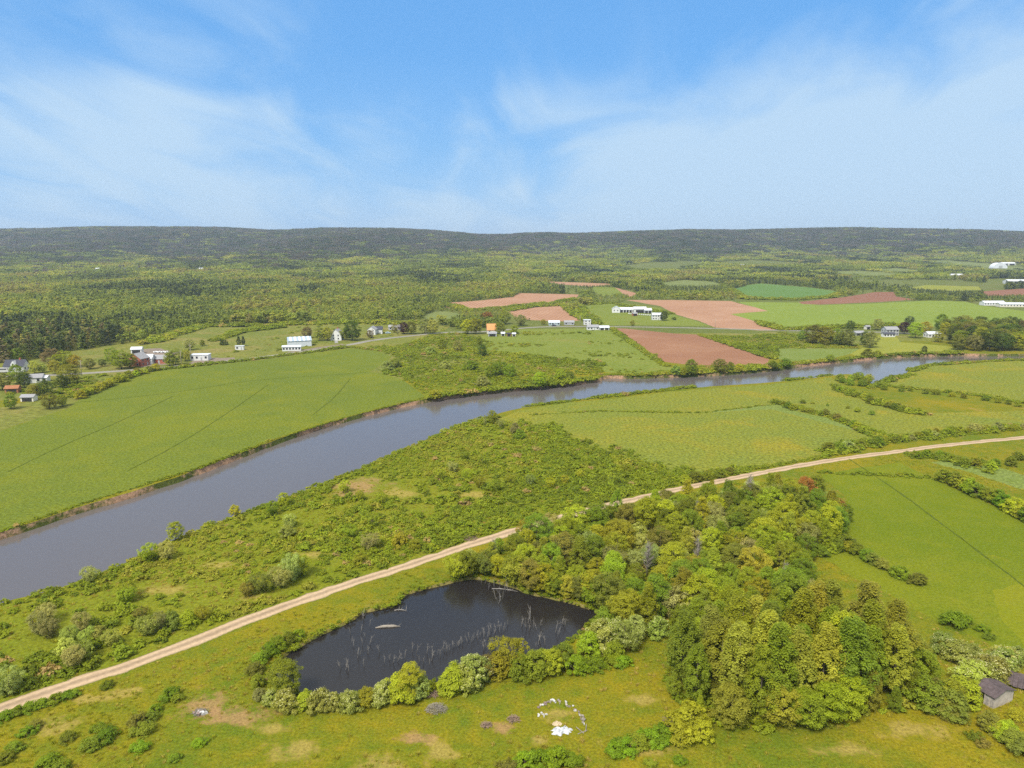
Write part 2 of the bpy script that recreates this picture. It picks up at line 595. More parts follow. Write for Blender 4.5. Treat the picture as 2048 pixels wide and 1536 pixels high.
def trail_mat():
    m, t, bs, out = new_mat('gravel_trail')
    at_ = N(t, 'ShaderNodeAttribute', attribute_name='across')
    P = pos(t)
    nf = noise(t, P, 1.4, 5, .7)
    nb = noise(t, P, .12, 4, .6)
    a = math_n(t, 'ABSOLUTE', at_.outputs['Fac'])
    # two paler wheel tracks either side of a darker crown
    tr = ramp(t, [(0.0, .68), (.22, .84), (.45, 1.12), (.68, 1.08), (.86, .84), (1.0, .65)])
    t.links.new(math_n(t, 'ADD', a, math_n(t, 'MULTIPLY', math_n(t, 'SUBTRACT', nb, .5), .35)), tr.inputs[0])
    c = mixc(t, nb, (.36, .255, .155), (.42, .315, .205))
    c = mixc(t, 1.0, c, tr.outputs[0], 'MULTIPLY')
    r2 = ramp(t, [(.3, .8), (.7, 1.18)])
    t.links.new(nf, r2.inputs[0])
    c = mixc(t, 1.0, c, r2.outputs[0], 'MULTIPLY')
    # grass creeping in from the ragged edges
    e = ramp(t, [(.80, 0.0), (.97, 1.0)])
    t.links.new(math_n(t, 'ADD', a, math_n(t, 'MULTIPLY', math_n(t, 'SUBTRACT', nf, .5), .7)), e.inputs[0])
    c = mixc(t, e.outputs[0], c, (.115, .130, .012))
    t.links.new(c, bs.inputs['Base Color'])
    bs.inputs['Roughness'].default_value = .95
    return m


M['trail'] = trail_mat()

# ---------------------------------------------------------------- zones of the ground, digitised on the photograph
FAR_BANK = [(-700, 1330), (-300, 1170), (0, 1066), (100, 1033), (165, 1011), (270, 982), (400, 938), (500, 899), (540, 884), (640, 849), (700, 834), (760, 817), (850, 798), (900, 790), (1000, 778), (1060, 773),
            (1130, 766), (1200, 757), (1207, 750), (1264, 752), (1349, 749), (1400, 747), (1464, 744), (1553, 736), (1594, 729), (1656, 723), (1724, 716), (1816, 709), (1929, 707), (2015, 708), (2100, 707), (2300, 698)]
NEAR_BANK = [(2300, 706), (2100, 718), (1991, 722), (1922, 724), (1854, 731), (1820, 738), (1813, 745), (1816, 750), (1786, 756), (1751, 765), (1741, 773), (1734, 773), (1741, 762), (1735, 753), (1700, 747), (1662, 751), (1580, 761),
             (1498, 768), (1416, 773), (1315, 782), (1213, 795), (1137, 801), (1042, 816), (1014, 822), (967, 835), (912, 854), (847, 880), (813, 897), (768, 914), (700, 948), (621, 977), (555, 1001), (468, 1032), (389, 1062),
             (331, 1086), (290, 1107), (219, 1139), (165, 1158), (112, 1180), (0, 1205), (-300, 1300), (-700, 1480)]
POND = [(532, 1345), (555, 1314), (606, 1283), (645, 1262), (704, 1236), (723, 1221), (760, 1213), (790, 1208), (801, 1188), (841, 1175), (887, 1165), (919, 1156), (958, 1152), (1016, 1166), (1060, 1184), (1114, 1194), (1172, 1210),
        (1202, 1223), (1194, 1238), (1170, 1258), (1149, 1283), (1095, 1306), (1030, 1325), (958, 1345), (868, 1368), (780, 1382), (684, 1392), (606, 1394), (560, 1380), (532, 1360)]
TRAIL = [(-500, 1560), (-200, 1482), (0, 1418), (145, 1367), (248, 1336), (414, 1273), (538, 1223), (700, 1168), (830, 1127), (958, 1083), (1028, 1063), (1106, 1039), (1212, 1012), (1334, 983), (1466, 957), (1571, 936), (1698, 915), (1790, 904), (1861, 894), (1912, 888), (2048, 875), (2300, 852)]
ROAD = [(-400, 765), (0, 752), (90, 751), (164, 747), (239, 742), (310, 737), (376, 730), (513, 716), (600, 704), (700, 690), (744, 680), (826, 671), (900, 664), (975, 664), (1042, 656), (1096, 653), (1226, 653), (1400, 656), (1570, 661), (1611, 662), (1710, 664), (1760, 664), (1850, 668), (2100, 672)]

river_px = smooth_line([at(*p) for p in FAR_BANK], 1) + smooth_line([at(*p) for p in NEAR_BANK], 1)
RIVER = resample(river_px, True, .35, 1, None)
POND_W = resample(smooth_line(W(POND), 1, True), True, .12, 2, 1.5)
TRAIL_W = smooth_line(W(TRAIL), 2)
ROAD_W = smooth_line(W(ROAD), 2)
FARB_W = W(FAR_BANK)
NEARB_W = W(NEAR_BANK)

# (object name, material, pixel outline, label); earlier entries win where outlines overlap
ZONES = [
    ('ploughed_field', 'soil', [(1223, 656), (1250, 657), (1348, 667), (1399, 669), (1450, 685), (1485, 699), (1512, 709), (1539, 717), (1532, 729), (1485, 733), (1382, 730), (1315, 722), (1281, 698), (1247, 670)], 'red-brown ploughed field running down from road to river bushes'),
    ('ploughed_field', 'soil_pale', [(888, 606), (960, 601), (1025, 594), (1038, 586), (1158, 589), (1151, 598), (1134, 605), (1076, 610), (1008, 615), (932, 621), (891, 616)], 'long pink-brown harrowed field against the woods, its end tapering'),
    ('ploughed_field', 'soil_pale', [(1016, 622), (1062, 615), (1127, 612), (1144, 622), (1172, 640), (1131, 643), (1055, 640), (1028, 633)], 'small pink-brown harrowed field behind the roadside bungalows'),
    ('ploughed_field', 'soil_pale', [(1093, 563), (1213, 567), (1230, 570), (1178, 573), (1113, 568)], 'thin strip of pink soil among far woods below the hills'),
    ('ploughed_field', 'soil_pale', [(1230, 575), (1264, 584), (1278, 588), (1260, 594), (1247, 588)], 'narrow wedge of pink soil beside a small green woodland field'),
    ('ploughed_field', 'soil_pale', [(1252, 600), (1348, 600), (1461, 602), (1512, 615), (1536, 622), (1461, 628), (1519, 645), (1567, 661), (1519, 661), (1430, 655), (1399, 642), (1355, 630), (1320, 612)], 'broad pink-brown harrowed field behind the white barns'),
    ('ploughed_field', 'soil_red', [(1604, 608), (1597, 604), (1690, 594), (1751, 584), (1789, 584), (1792, 593), (1833, 599), (1758, 604), (1639, 609)], 'dark red-brown soil between the grain field and long hay field'),
    ('ploughed_field', 'soil_red', [(1960, 583), (2048, 577), (2250, 574), (2250, 594), (2048, 591), (1973, 592)], 'dark red-brown soil beside the far white sheds'),
    ('grain_field', 'teal', [(1461, 580), (1495, 570), (1522, 567), (1621, 575), (1683, 584), (1662, 594), (1587, 599), (1495, 597)], 'blue-green grain field ringed by hedges under the hills'),
    ('hay_field', 'lime', [(1474, 604), (1597, 605), (1639, 610), (1758, 606), (1861, 601), (1929, 603), (1963, 611), (2048, 622), (2250, 640), (2250, 662), (2048, 656), (1792, 652), (1600, 657), (1575, 658), (1519, 645), (1461, 628), (1536, 622), (1512, 615)], 'long pale green hay field behind the riverside houses'),
    ('hay_field', 'lime_yellow', [(1815, 576), (1854, 570), (1957, 573), (1963, 580), (1900, 582)], 'small yellow-green hay field behind a belt of young trees'),
    ('hay_field', 'pasture', [(1185, 574), (1230, 575), (1247, 588), (1206, 592), (1190, 584)], 'small green field beside the narrow pink soil wedge'),
    ('hay_field', 'hill_meadow', [(837, 640), (861, 625), (891, 622), (926, 629), (919, 640), (870, 645)], 'small pale field tucked in a notch of the woods'),
    ('hay_field', 'hill_meadow', [(1320, 566), (1370, 560), (1420, 563), (1450, 570), (1400, 573), (1340, 572)], 'pale clearing in woods beside the blue-green grain field'),
    ('hay_field', 'hill_meadow', [(1660, 543), (1720, 541), (1800, 548), (1760, 552), (1690, 547)], 'pale sloping clearing low on the wooded hill'),
    ('hay_field', 'hill_meadow', [(1750, 540), (1790, 536), (1850, 540), (1800, 545)], 'small pale clearing higher on the wooded hill'),
    ('hay_field', 'hill_meadow', [(1840, 520), (1900, 521), (1990, 528), (2080, 540), (2000, 538), (1920, 530)], 'pale meadow on the hillside by the white dome barn'),
    ('pasture', 'pasture', [(1155, 612), (1223, 607), (1247, 606), (1320, 616), (1355, 631), (1399, 644), (1420, 652), (1226, 650), (1192, 649), (1180, 640), (1158, 626)], 'green paddock around the white barns and farmhouse'),
    ('pasture', 'pasture', [(939, 690), (960, 672), (1035, 659), (1172, 657), (1223, 657), (1247, 677), (1280, 702), (1311, 724), (1349, 738), (1320, 744), (1264, 747), (1210, 744), (1195, 728), (1042, 711), (980, 704)], 'wide green pasture sloping from roadside houses to river bushes'),
    ('pasture', 'scrub_pasture', [(297, 686), (340, 668), (403, 653), (495, 652), (700, 646), (835, 648), (900, 652), (890, 661), (744, 676), (690, 687), (600, 700), (513, 713), (440, 716), (330, 700)], 'rough olive pasture behind the grey-roofed metal shed'),
    ('lawn', 'lime_yellow', [(502, 688), (564, 685), (580, 690), (572, 704), (513, 713)], 'bright yellow-green lawn beside the gravel yard'),
    ('yard', 'gravel_yard', [(574, 705), (596, 692), (625, 683), (683, 684), (688, 690), (600, 702)], 'grey gravel yard around the striped-roof metal shed'),
    ('yard', 'gravel_yard', [(372, 729), (395, 716), (440, 715), (468, 712), (470, 718), (420, 727)], 'gravel forecourt beside the white flat-roofed workshop'),
    ('yard', 'gravel_yard', [(262, 702), (300, 697), (360, 695), (372, 700), (350, 708), (340, 728), (280, 735), (268, 715)], 'earth yard around the brick farm buildings'),
    ('crop_field', 'crop', [(-600, 1010), (0, 862), (137, 816), (164, 795), (212, 775), (273, 749), (308, 742), (366, 736), (513, 721), (598, 709), (700, 696), (762, 703), (783, 715), (765, 729), (738, 744), (768, 748), (803, 758), (850, 792), (835, 800), (760, 814), (700, 831), (640, 846), (540, 880), (500, 895), (400, 933), (270, 977), (165, 1005), (100, 1027), (0, 1060), (-600, 1270)], 'large bright green crop field along the far river bank'),
    ('dry_field', 'scrub_pasture', [(-500, 900), (0, 815), (70, 800), (150, 790), (164, 795), (137, 816), (0, 862), (-500, 990)], 'strip of dry yellowish grass above the big crop field'),
    ('riverside_lawn', 'lime_yellow', [(1720, 697), (1735, 672), (1790, 668), (1800, 684), (1895, 692), (1946, 701), (1850, 704), (1792, 706), (1724, 713), (1700, 708)], 'yellow-green lawn between riverside houses and river'),
    ('riverside_meadow', 'meadow_pale', [(1515, 704), (1553, 697), (1720, 697), (1700, 708), (1656, 719), (1594, 725), (1565, 720)], 'pale flat meadow on far river bank beside ploughed soil'),
    ('meadow', 'meadow', [(1752, 768), (1790, 758), (1822, 750), (1822, 740), (1858, 733), (1925, 726), (2100, 720), (2400, 712), (2400, 835), (2048, 808), (1997, 797), (1929, 787), (1826, 776)], 'marsh meadow on the river bend beyond the inlet'),
    ('meadow', 'meadow_pale', [(1400, 826), (1556, 808), (1604, 826), (1656, 835), (1690, 850), (1741, 868), (1700, 858), (1620, 838), (1540, 818)], 'pale grey-green strip of meadow beside the bushy ditch'),
    ('meadow', 'meadow', [(985, 842), (1042, 820), (1137, 805), (1213, 799), (1315, 786), (1416, 777), (1498, 772), (1580, 765), (1662, 755), (1690, 775), (1740, 800), (1840, 826), (2048, 822), (2400, 840), (2400, 850), (2048, 853), (1880, 866), (1790, 880), (1700, 900), (1560, 930), (1420, 946), (1330, 948), (1190, 900), (1080, 862)], 'wide marsh meadow between river and gravel trail'),
    ('meadow', 'meadow_pale', [(1860, 925), (1900, 918), (1980, 930), (2100, 965), (2400, 1040), (2400, 1080), (2048, 980), (1940, 945)], 'pale meadow strip behind the tall hedge below the trail'),
    ('mown_patch', 'mown_bright', [(1985, 1180), (2060, 1165), (2400, 1290), (2400, 1420), (2048, 1292), (1998, 1230)], 'bright yellow-green mown patch in the corner of the field'),
    ('mown_field', 'mown', [(1640, 950), (1720, 935), (1800, 925), (1850, 950), (1900, 972), (2048, 1040), (2400, 1180), (2400, 1560), (2048, 1320), (1940, 1270), (1850, 1230), (1780, 1190), (1700, 1150), (1620, 1100), (1680, 1075), (1700, 1030), (1690, 990)], 'smooth bright green mown field beside the woodland'),
    ('rank_grass_strip', 'wedge', None, 'rank grass and scrub between river and gravel trail'),
]
wedge_px = [(-600, 1440), (0, 1207)] + [p for p in NEAR_BANK[::-1] if 0 < p[0] <= 1000] + [(1080, 862), (1190, 900), (1330, 948), (1420, 946), (1560, 932), (1571, 934), (1466, 955), (1334, 981), (1212, 1010), (1106, 1037), (1028, 1061), (958, 1081), (830, 1125), (700, 1166), (538, 1221), (414, 1271), (248, 1334), (145, 1365), (0, 1416), (-600, 1590)]
zone_polys = []
for i, (nm, mt, px, lb) in enumerate(ZONES):
    if px is None:
        px = wedge_px
    w = W(px)
    zone_polys.append(resample(w, True, .25 if nm != 'rank_grass_strip' else 0, 50 + i))

# ---------------------------------------------------------------- the ground sheet (constrained triangulation of all the zones)
BANK_IN = 1.3
river_in = offset_poly(RIVER, BANK_IN)
pond_in = offset_poly(POND_W, .8)
verts, edges = [], []


def add_loop(pts, closed=True):
    b = len(verts)
    verts.extend([Vector((float(p[0]), float(p[1]))) for p in pts])
    n = len(pts)
    edges.extend([(b + i, b + (i + 1) % n) for i in range(n if closed else n - 1)])


add_loop(RIVER)
add_loop(river_in)
add_loop(POND_W)
add_loop(pond_in)
for z in zone_polys:
    add_loop(z)
y = 30.0
rs = np.random.RandomState(5)
rows_y = []
while y < 8500:
    rows_y.append(y)
    y += max(6.0, y * .022) if y < 4600 else y * .12
for y in rows_y:
    hw = y * 0.95 + 120
    st = max(8.0, y * .028)
    k = int(hw / st)
    for q in range(-k, k + 1):
        verts.append(Vector((q * st + rs.uniform(-.2, .2) * st, y + rs.uniform(-.15, .15) * st)))
for y in (-1500, -600, -250, -80):
    for x in range(-3000, 3001, 500):
        verts.append(Vector((x, y)))
for x in (-9000, 9000):
    for y in (-1500, 0, 2000, 4000, 6000, 8500):
        verts.append(Vector((x, y)))
vo, eo, fo = delaunay_2d_cdt(verts, edges, [], 0, 1e-4)[:3]
V2 = np.array([(v.x, v.y) for v in vo])
F = np.array(fo)
cen = V2[F].mean(1)
riv_a, pnd_a = np.array(RIVER), np.array(POND_W)
cx, cy = cen[:, 0], cen[:, 1]
zone_of = np.full(len(F), -1)
for i in range(len(zone_polys) - 1, -1, -1):
    zone_of[inpoly(cx, cy, zone_polys[i])] = i
in_r, in_ri = inpoly(cx, cy, RIVER), inpoly(cx, cy, river_in)
in_p, in_pi = inpoly(cx, cy, POND_W), inpoly(cx, cy, pond_in)
zone_of[in_r] = 1000
zone_of[in_p] = 1001
hz = height(V2[:, 0], V2[:, 1])
# lower the beds: any vertex used only by faces inside the river / pond, or lying on the inner bank line
low_r = np.zeros(len(V2), bool)
keep = np.zeros(len(V2), bool)
keep[F[~in_r].ravel()] = True
low_r[F[in_r].ravel()] = True
low_r &= ~keep
low_p = np.zeros(len(V2), bool)
keep[:] = False
keep[F[~in_p].ravel()] = True
low_p[F[in_p].ravel()] = True
low_p &= ~keep
hz[low_r] = -2.9
hz[low_p] = -1.2
V3 = np.column_stack([V2, hz])


def sub_mesh(name, mask, mat):
    f = F[mask]
    idx, inv = np.unique(f.ravel(), return_inverse=True)
    me = bpy.data.meshes.new(name)
    me.from_pydata(V3[idx].tolist(), [], inv.reshape(-1, 3).tolist())
    me.materials.append(mat)
    me.update()
    return link(name, me)


near = (zone_of == -1) & (cy < 430)
mid = (zone_of == -1) & (cy >= 430)
gnd = sub_mesh('ground', zone_of == -1, M['near_grass'])
gnd.data.materials.append(M['forest_floor'])
gnd.data.materials.append(M['scrub_pasture'])
gy = cy[zone_of == -1]
gx = cx[zone_of == -1]
far_side = gy > np.interp(gx, [-1500, -300, 0, 300, 700], [330, 330, 420, 560, 640])
mi = np.where(gy > 620, 1, np.where(far_side, 2, 0))
gnd.data.polygons.foreach_set('material_index', mi.astype('i4'))
tag(gnd, 'grassy ground of the valley floor rising to wooded hills', 'ground', kind='structure')
for i, (nm, mt, px, lb) in enumerate(ZONES):
    msk = zone_of == i
    if msk.any():
        tag(sub_mesh(nm, msk, M[mt]), lb, nm.split('_')[-1], kind='structure')
tag(sub_mesh('river_bank', zone_of == 1000, M['bank']), 'muddy and grassy river bank cut below the fields', 'bank', kind='structure')
tag(sub_mesh('pond_bank', zone_of == 1001, M['reed']), 'sedge rim and muddy bed of the dark pond', 'bank', kind='structure')


def flat_sheet(name, poly, z, mat):
    v, e, f = delaunay_2d_cdt([Vector((float(p[0]), float(p[1]))) for p in poly], [(i, (i + 1) % len(poly)) for i in range(len(poly))], [], 1, 1e-4)[:3]
    me = bpy.data.meshes.new(name)
    me.from_pydata([(p.x, p.y, z) for p in v], [], [tuple(t) for t in f])
    me.materials.append(mat)
    me.update()
    return link(name, me)


WATER_Z, POND_Z = -1.75, -.55
tag(flat_sheet('river', offset_poly(RIVER, .15), WATER_Z, M['river']), 'wide grey river curving through the valley', 'river', kind='structure')
tag(flat_sheet('pond', offset_poly(POND_W, .1), POND_Z, M['pond']), 'still black pond ringed by shrubs and dead snags', 'pond', kind='structure')


def ribbon(name, line, half, z, mat, nacross=5, crown=0.0, wob=0.0, seed=3):
    pts = resample(line, False, 0, 0, 2.0)
    rs = np.random.RandomState(seed)
    P = np.array(pts)
    t = np.gradient(P, axis=0)
    t /= np.linalg.norm(t, axis=1)[:, None] + 1e-9
    nrm = np.stack([-t[:, 1], t[:, 0]], 1)
    vs, fs, ac = [], [], []
    n = len(P)
    wl, wr = rs.normal(0, wob, n), rs.normal(0, wob, n)
    for i in range(n):
        for k in range(nacross):
            a = -1 + 2 * k / (nacross - 1)
            w = half + (wl[i] if a < 0 else wr[i])
            q = P[i] + nrm[i] * a * w
            vs.append((q[0], q[1], z + gz(q) + crown * (1 - a * a)))
            ac.append(a)
    for i in range(n - 1):
        for k in range(nacross - 1):
            b = i * nacross + k
            fs.append((b, b + 1, b + nacross + 1, b + nacross)[::-1])
    me = bpy.data.meshes.new(name)
    me.from_pydata(vs, [], fs)
    at_ = me.attributes.new('across', 'FLOAT', 'POINT')
    at_.data.foreach_set('value', ac)
    me.materials.append(mat)
    me.update()
    return link(name, me)


tag(ribbon('gravel_trail', TRAIL_W, 1.95, .012, M['trail'], 9, .10, .22), 'straight pale gravel trail crossing the whole valley floor', 'trail', kind='structure')
tag(ribbon('road', ROAD_W, 3.1, .02, M['asphalt'], 3, .05), 'paved country road past the houses beyond the river', 'road', kind='structure')

M['furrow'] = grass_mat('furrow_grass', (.070, .095, .010), (.085, .110, .012), fine=1.2)
for k_, (px_, lb_) in enumerate((([(17, 943), (120, 893), (240, 843), (345, 793)], 'dark furrow slanting up the crop field to a short end'), ([(253, 943), (350, 893), (450, 830), (537, 769)], 'long dark furrow slanting across middle of crop field'), ([(144, 806), (240, 797), (342, 786), (420, 774), (492, 762), (600, 754), (700, 748), (736, 744)], 'dark furrow curving along the top of crop field'), ([(625, 830), (670, 795), (700, 758)], 'short dark furrow in the river corner of crop field'), ([(1698, 918), (1800, 985), (1920, 1075), (2048, 1172), (2150, 1250)], 'thin ditch line crossing the mown field'))):
    tag(ribbon('furrow', smooth_line(W(px_), 1), .26, .015, M['furrow'], 5, .12, .12, k_), lb_, 'furrow', kind='structure')

# ---------------------------------------------------------------- vegetation: leaf materials
def leaf_mat(name, src, stops=None, gain=1.0):
    """src 'object': the plant's own colour (obj.color); 'instancer': palette picked by each plant's tone"""
    m, t, bs, out = new_mat(name)
    oi = t.nodes.new('ShaderNodeObjectInfo')
    tint = N(t, 'ShaderNodeAttribute', attribute_name='tint')
    if src == 'object':
        c = oi.outputs['Color']
    else:
        tn = N(t, 'ShaderNodeAttribute', attribute_name='tone', attribute_type='INSTANCER')
        rr = ramp(t, stops)
        t.links.new(tn.outputs['Fac'], rr.inputs[0])
        c = rr.outputs[0]
    # plants differ a little in hue and lightness, leaf clumps too
    hsn = N(t, 'ShaderNodeHueSaturation')
    t.links.new(math_n(t, 'ADD', math_n(t, 'MULTIPLY', oi.outputs['Random'], .014), .493), hsn.inputs['Hue'])
    t.links.new(math_n(t, 'ADD', math_n(t, 'MULTIPLY', math_n(t, 'FRACT', math_n(t, 'MULTIPLY', oi.outputs['Random'], 17.31)), .5 if src == 'object' else .26), (.78 if src == 'object' else .88) * gain), hsn.inputs['Value'])
    t.links.new(c, hsn.inputs['Color'])
    r2 = ramp(t, [(0.0, .75), (1.0, 1.5)])
    t.links.new(tint.outputs['Fac'], r2.inputs[0])
    c = mixc(t, 1.0, hsn.outputs[0], r2.outputs[0], 'MULTIPLY')
    t.links.new(c, bs.inputs['Base Color'])
    bs.inputs['Roughness'].default_value = .6
    bs.inputs['Specular IOR Level'].default_value = .2
    tr = t.nodes.new('ShaderNodeBsdfTranslucent')
    t.links.new(mixc(t, 1.0, c, (1.25, 1.15, .5), 'MULTIPLY'), tr.inputs[0])
    mx = N(t, 'ShaderNodeMixShader', i_0=.48)
    t.links.new(bs.outputs[0], mx.inputs[1])
    t.links.new(tr.outputs[0], mx.inputs[2])
    t.links.new(mx.outputs[0], out.inputs[0])
    return m


M['leaf'] = leaf_mat('leaf', 'object')
M['blossom'] = plain_mat('cream_blossom', (.55, .53, .25), .8, .2, 3)
M['bark'] = plain_mat('bark', (.16, .125, .09), .9, .35, 3, bump=.4)
M['bark_pale'] = plain_mat('pale_bark', (.25, .22, .18), .9, .3, 3)
M['deadwood'] = plain_mat('weathered_deadwood', (.20, .185, .165), .9, .4, 2.5)
M['twig'] = plain_mat('brown_twig', (.25, .175, .125), .9, .4, 2.5)
FOREST_STOPS = [(0.0, (.044, .060, .026)), (.14, (.066, .086, .024)), (.28, (.150, .185, .032)), (.45, (.212, .258, .036)), (.60, (.275, .315, .040)), (.75, (.345, .345, .050)), (.84, (.22, .185, .08)), (.90, (.125, .110, .085)), (1.0, (.090, .084, .076))]
M['forest_leaf'] = leaf_mat('forest_leaf', 'instancer', FOREST_STOPS)
SCRUB_STOPS = [(0.0, (.115, .150, .009)), (.35, (.190, .240, .012)), (.65, (.255, .300, .014)), (.85, (.315, .315, .030)), (1.0, (.38, .29, .10))]
TUFT_STOPS = [(0.0, (.22, .25, .016)), (.5, (.32, .32, .022)), (1.0, (.45, .36, .10))]
M['tuft_leaf'] = leaf_mat('tuft_leaf', 'instancer', TUFT_STOPS)
M['scrub_leaf'] = leaf_mat('scrub_leaf', 'instancer', SCRUB_STOPS)


def unit(rs, n):
    d = rs.normal(0, 1, (n, 3))
    return d / (np.linalg.norm(d, axis=1)[:, None] + 1e-9)


def leaf_mesh(name, clumps, per, leaf, rs, crown_c, up=.7, rnd=.38, aspect=1.0, flop=1.0):
    """clumps: rows of (x, y, z, rx, rz); leaf-sized quads over each clump, facing mostly outward"""
    C = np.array(clumps, float)
    k = len(C)
    n = k * per
    ci = np.repeat(np.arange(k), per)
    d = unit(rs, n)
    d[:, 2] = np.where(d[:, 2] < -.35, -d[:, 2] * flop, d[:, 2])
    rad = .55 + .5 * rs.rand(n) ** .6
    p = C[ci, :3] + d * np.column_stack([C[ci, 3], C[ci, 3], C[ci, 4]]) * rad[:, None]
    oc = C[ci, :3] - np.array(crown_c)
    oc /= np.linalg.norm(oc, axis=1)[:, None] + 1e-9
    nr = d * .7 + oc * .45 + np.array([0, 0, up]) + rs.normal(0, rnd, (n, 3))
    nr /= np.linalg.norm(nr, axis=1)[:, None] + 1e-9
    ref = unit(rs, n)
    a = np.cross(nr, ref)
    a /= np.linalg.norm(a, axis=1)[:, None] + 1e-9
    b = np.cross(nr, a)
    s = leaf * (.55 + .8 * rs.rand(n))[:, None]
    a, b = a * s, b * s * aspect
    V = np.stack([p - a * .5 - b * .15, p + a * .1 - b * .5, p + a * .5 + b * .15, p - a * .1 + b * .5], 1).reshape(-1, 3)
    tint = np.clip(np.repeat(rs.rand(k), per) * .55 + rs.rand(n) * .45, 0, 1)
    return quads(name, V, np.repeat(tint, 4))


def quads(name, V, tint=None):
    n = len(V) // 4
    me = bpy.data.meshes.new(name)
    me.vertices.add(len(V))
    me.vertices.foreach_set('co', V.astype('f4').ravel())
    me.loops.add(len(V))
    me.loops.foreach_set('vertex_index', np.arange(len(V), dtype='i4'))
    me.polygons.add(n)
    me.polygons.foreach_set('loop_start', np.arange(0, len(V), 4, dtype='i4'))
    me.polygons.foreach_set('loop_total', np.full(n, 4, dtype='i4'))
    if tint is not None:
        at_ = me.attributes.new('tint', 'FLOAT', 'POINT')
        at_.data.foreach_set('value', tint.astype('f4'))
    me.update(calc_edges=True)
    return me


def crown_clumps(rs, n, shape, R_, z0, z1, cr, tall_=1.0):
    """clump centres inside a crown silhouette; shape(t) = relative radius at height t"""
    out = []
    lob = rs.uniform(0, 6.28, 4)
    while len(out) < n:
        t = rs.rand()
        th = rs.uniform(0, 6.283)
        lobes = 1 + .16 * math.sin(2 * th + lob[0]) + .12 * math.sin(3 * th + lob[1] + 4 * t) + .10 * math.sin(5 * th + lob[2] - 7 * t)
        rr = R_ * shape(t) * lobes * (.35 + .65 * rs.rand() ** .45)
        c = cr * rs.uniform(.65, 1.25)
        out.append((rr * math.cos(th), rr * math.sin(th), z0 + (z1 - z0) * t + rs.normal(0, .15), c, c * rs.uniform(.7, 1.0) * tall_))
    return out


def trunk_mesh(name, rs, H, base_r, z_split, spread, n_limb=6, stems=1):
    mb = MB()
    for s in range(stems):
        ox, oy = (rs.normal(0, .25, 2) if stems > 1 else (0, 0))
        lean = rs.normal(0, .05 + .12 * (stems > 1), 2) * H
        pts = [(ox, oy, -.15), (ox + lean[0] * .3, oy + lean[1] * .3, H * .35), (ox + lean[0] * .7, oy + lean[1] * .7, H * .65), (ox + lean[0], oy + lean[1], H * .92)]
        mb.tube(pts, [base_r, base_r * .75, base_r * .45, base_r * .12], 6)
        for k in range(n_limb):
            t = rs.uniform(z_split, .85)
            p0 = Vector(pts[0]).lerp(Vector(pts[3]), t)
            th = rs.uniform(0, 6.28)
            L = spread * rs.uniform(.6, 1.0) * (1.15 - t)
            d = Vector((math.cos(th) * L, math.sin(th) * L, L * rs.uniform(.5, 1.1)))
            mb.tube([p0, p0 + d * .5 + Vector((0, 0, -.1)), p0 + d], [base_r * .4 * (1.1 - t), base_r * .26 * (1.1 - t), base_r * .08], 5)
    return mb.mesh(name, [M['bark']], True)


oval = lambda t: math.sqrt(max(0.02, 1 - (2 * t - .9) ** 2 / 1.25))
spire = lambda t: (.55 + .5 * math.sin(math.pi * min(1, t * 1.1 + .1))) * (1 - .5 * t ** 4)
dome = lambda t: math.sqrt(max(.03, 1 - t ** 2 * .95)) * (.82 + .18 * min(1, t * 4))
vase = lambda t: (.45 + .75 * t) * math.sqrt(max(.05, 1 - max(0, t - .55) ** 2 / .22))
PROTO = {}


def make_protos():
    for kind, nv, spec in (
        # kind: H, R, crown z0/z1, clump count, clump r, per clump, leaf, shape, trunk r, stems
        ('poplar', 5, (13.0, 2.2, 1.8, 12.6, 180, .50, 78, .185, spire, .20, 1)),
        ('broadleaf', 5, (9.0, 3.3, 1.2, 8.4, 180, .66, 78, .185, oval, .22, 1)),
        ('willow', 4, (5.5, 2.9, .5, 5.0, 120, .5, 66, .17, vase, .12, 3)),
        ('shrub', 4, (3.4, 2.1, .25, 3.1, 95, .46, 66, .17, dome, .07, 3)),
        ('bush', 4, (1.6, 1.5, .12, 1.3, 56, .36, 54, .15, dome, .05, 3)),
    ):
        H, R_, z0, z1, n, cr, per, leaf, sh, tr, st = spec
        PROTO[kind] = []
        for v in range(nv):
            rs = np.random.RandomState(hash((kind, v)) % 1000 if False else sum(map(ord, kind)) * 7 + v)
            cl_ = crown_clumps(rs, n, sh, R_ * rs.uniform(.9, 1.1), z0, z1 * rs.uniform(.92, 1.04), cr, 1.9 if kind == 'poplar' else (1.5 if kind == 'willow' else 1.0))
            me = leaf_mesh('crown', cl_, per, leaf, rs, (0, 0, z0 + (z1 - z0) * .35))
            me.materials.append(M['leaf'])
            tk = trunk_mesh('trunk', rs, H * .9, tr, .25, R_ * .9, 7 if st == 1 else 3, st)
            bl = None
            if kind in ('shrub', 'broadleaf'):
                top = [c for c in cl_ if c[2] > z0 + (z1 - z0) * .3 and rs.rand() < .6]
                bl = leaf_mesh('blossom', [(c[0] * 1.08, c[1] * 1.08, c[2] + .12, c[3], c[4]) for c in top], 9, leaf * .62, rs, (0, 0, z0 + (z1 - z0) * .4), up=.6)
                bl.materials.append(M['blossom'])
            PROTO[kind].append((me, tk, bl, H))


make_protos()

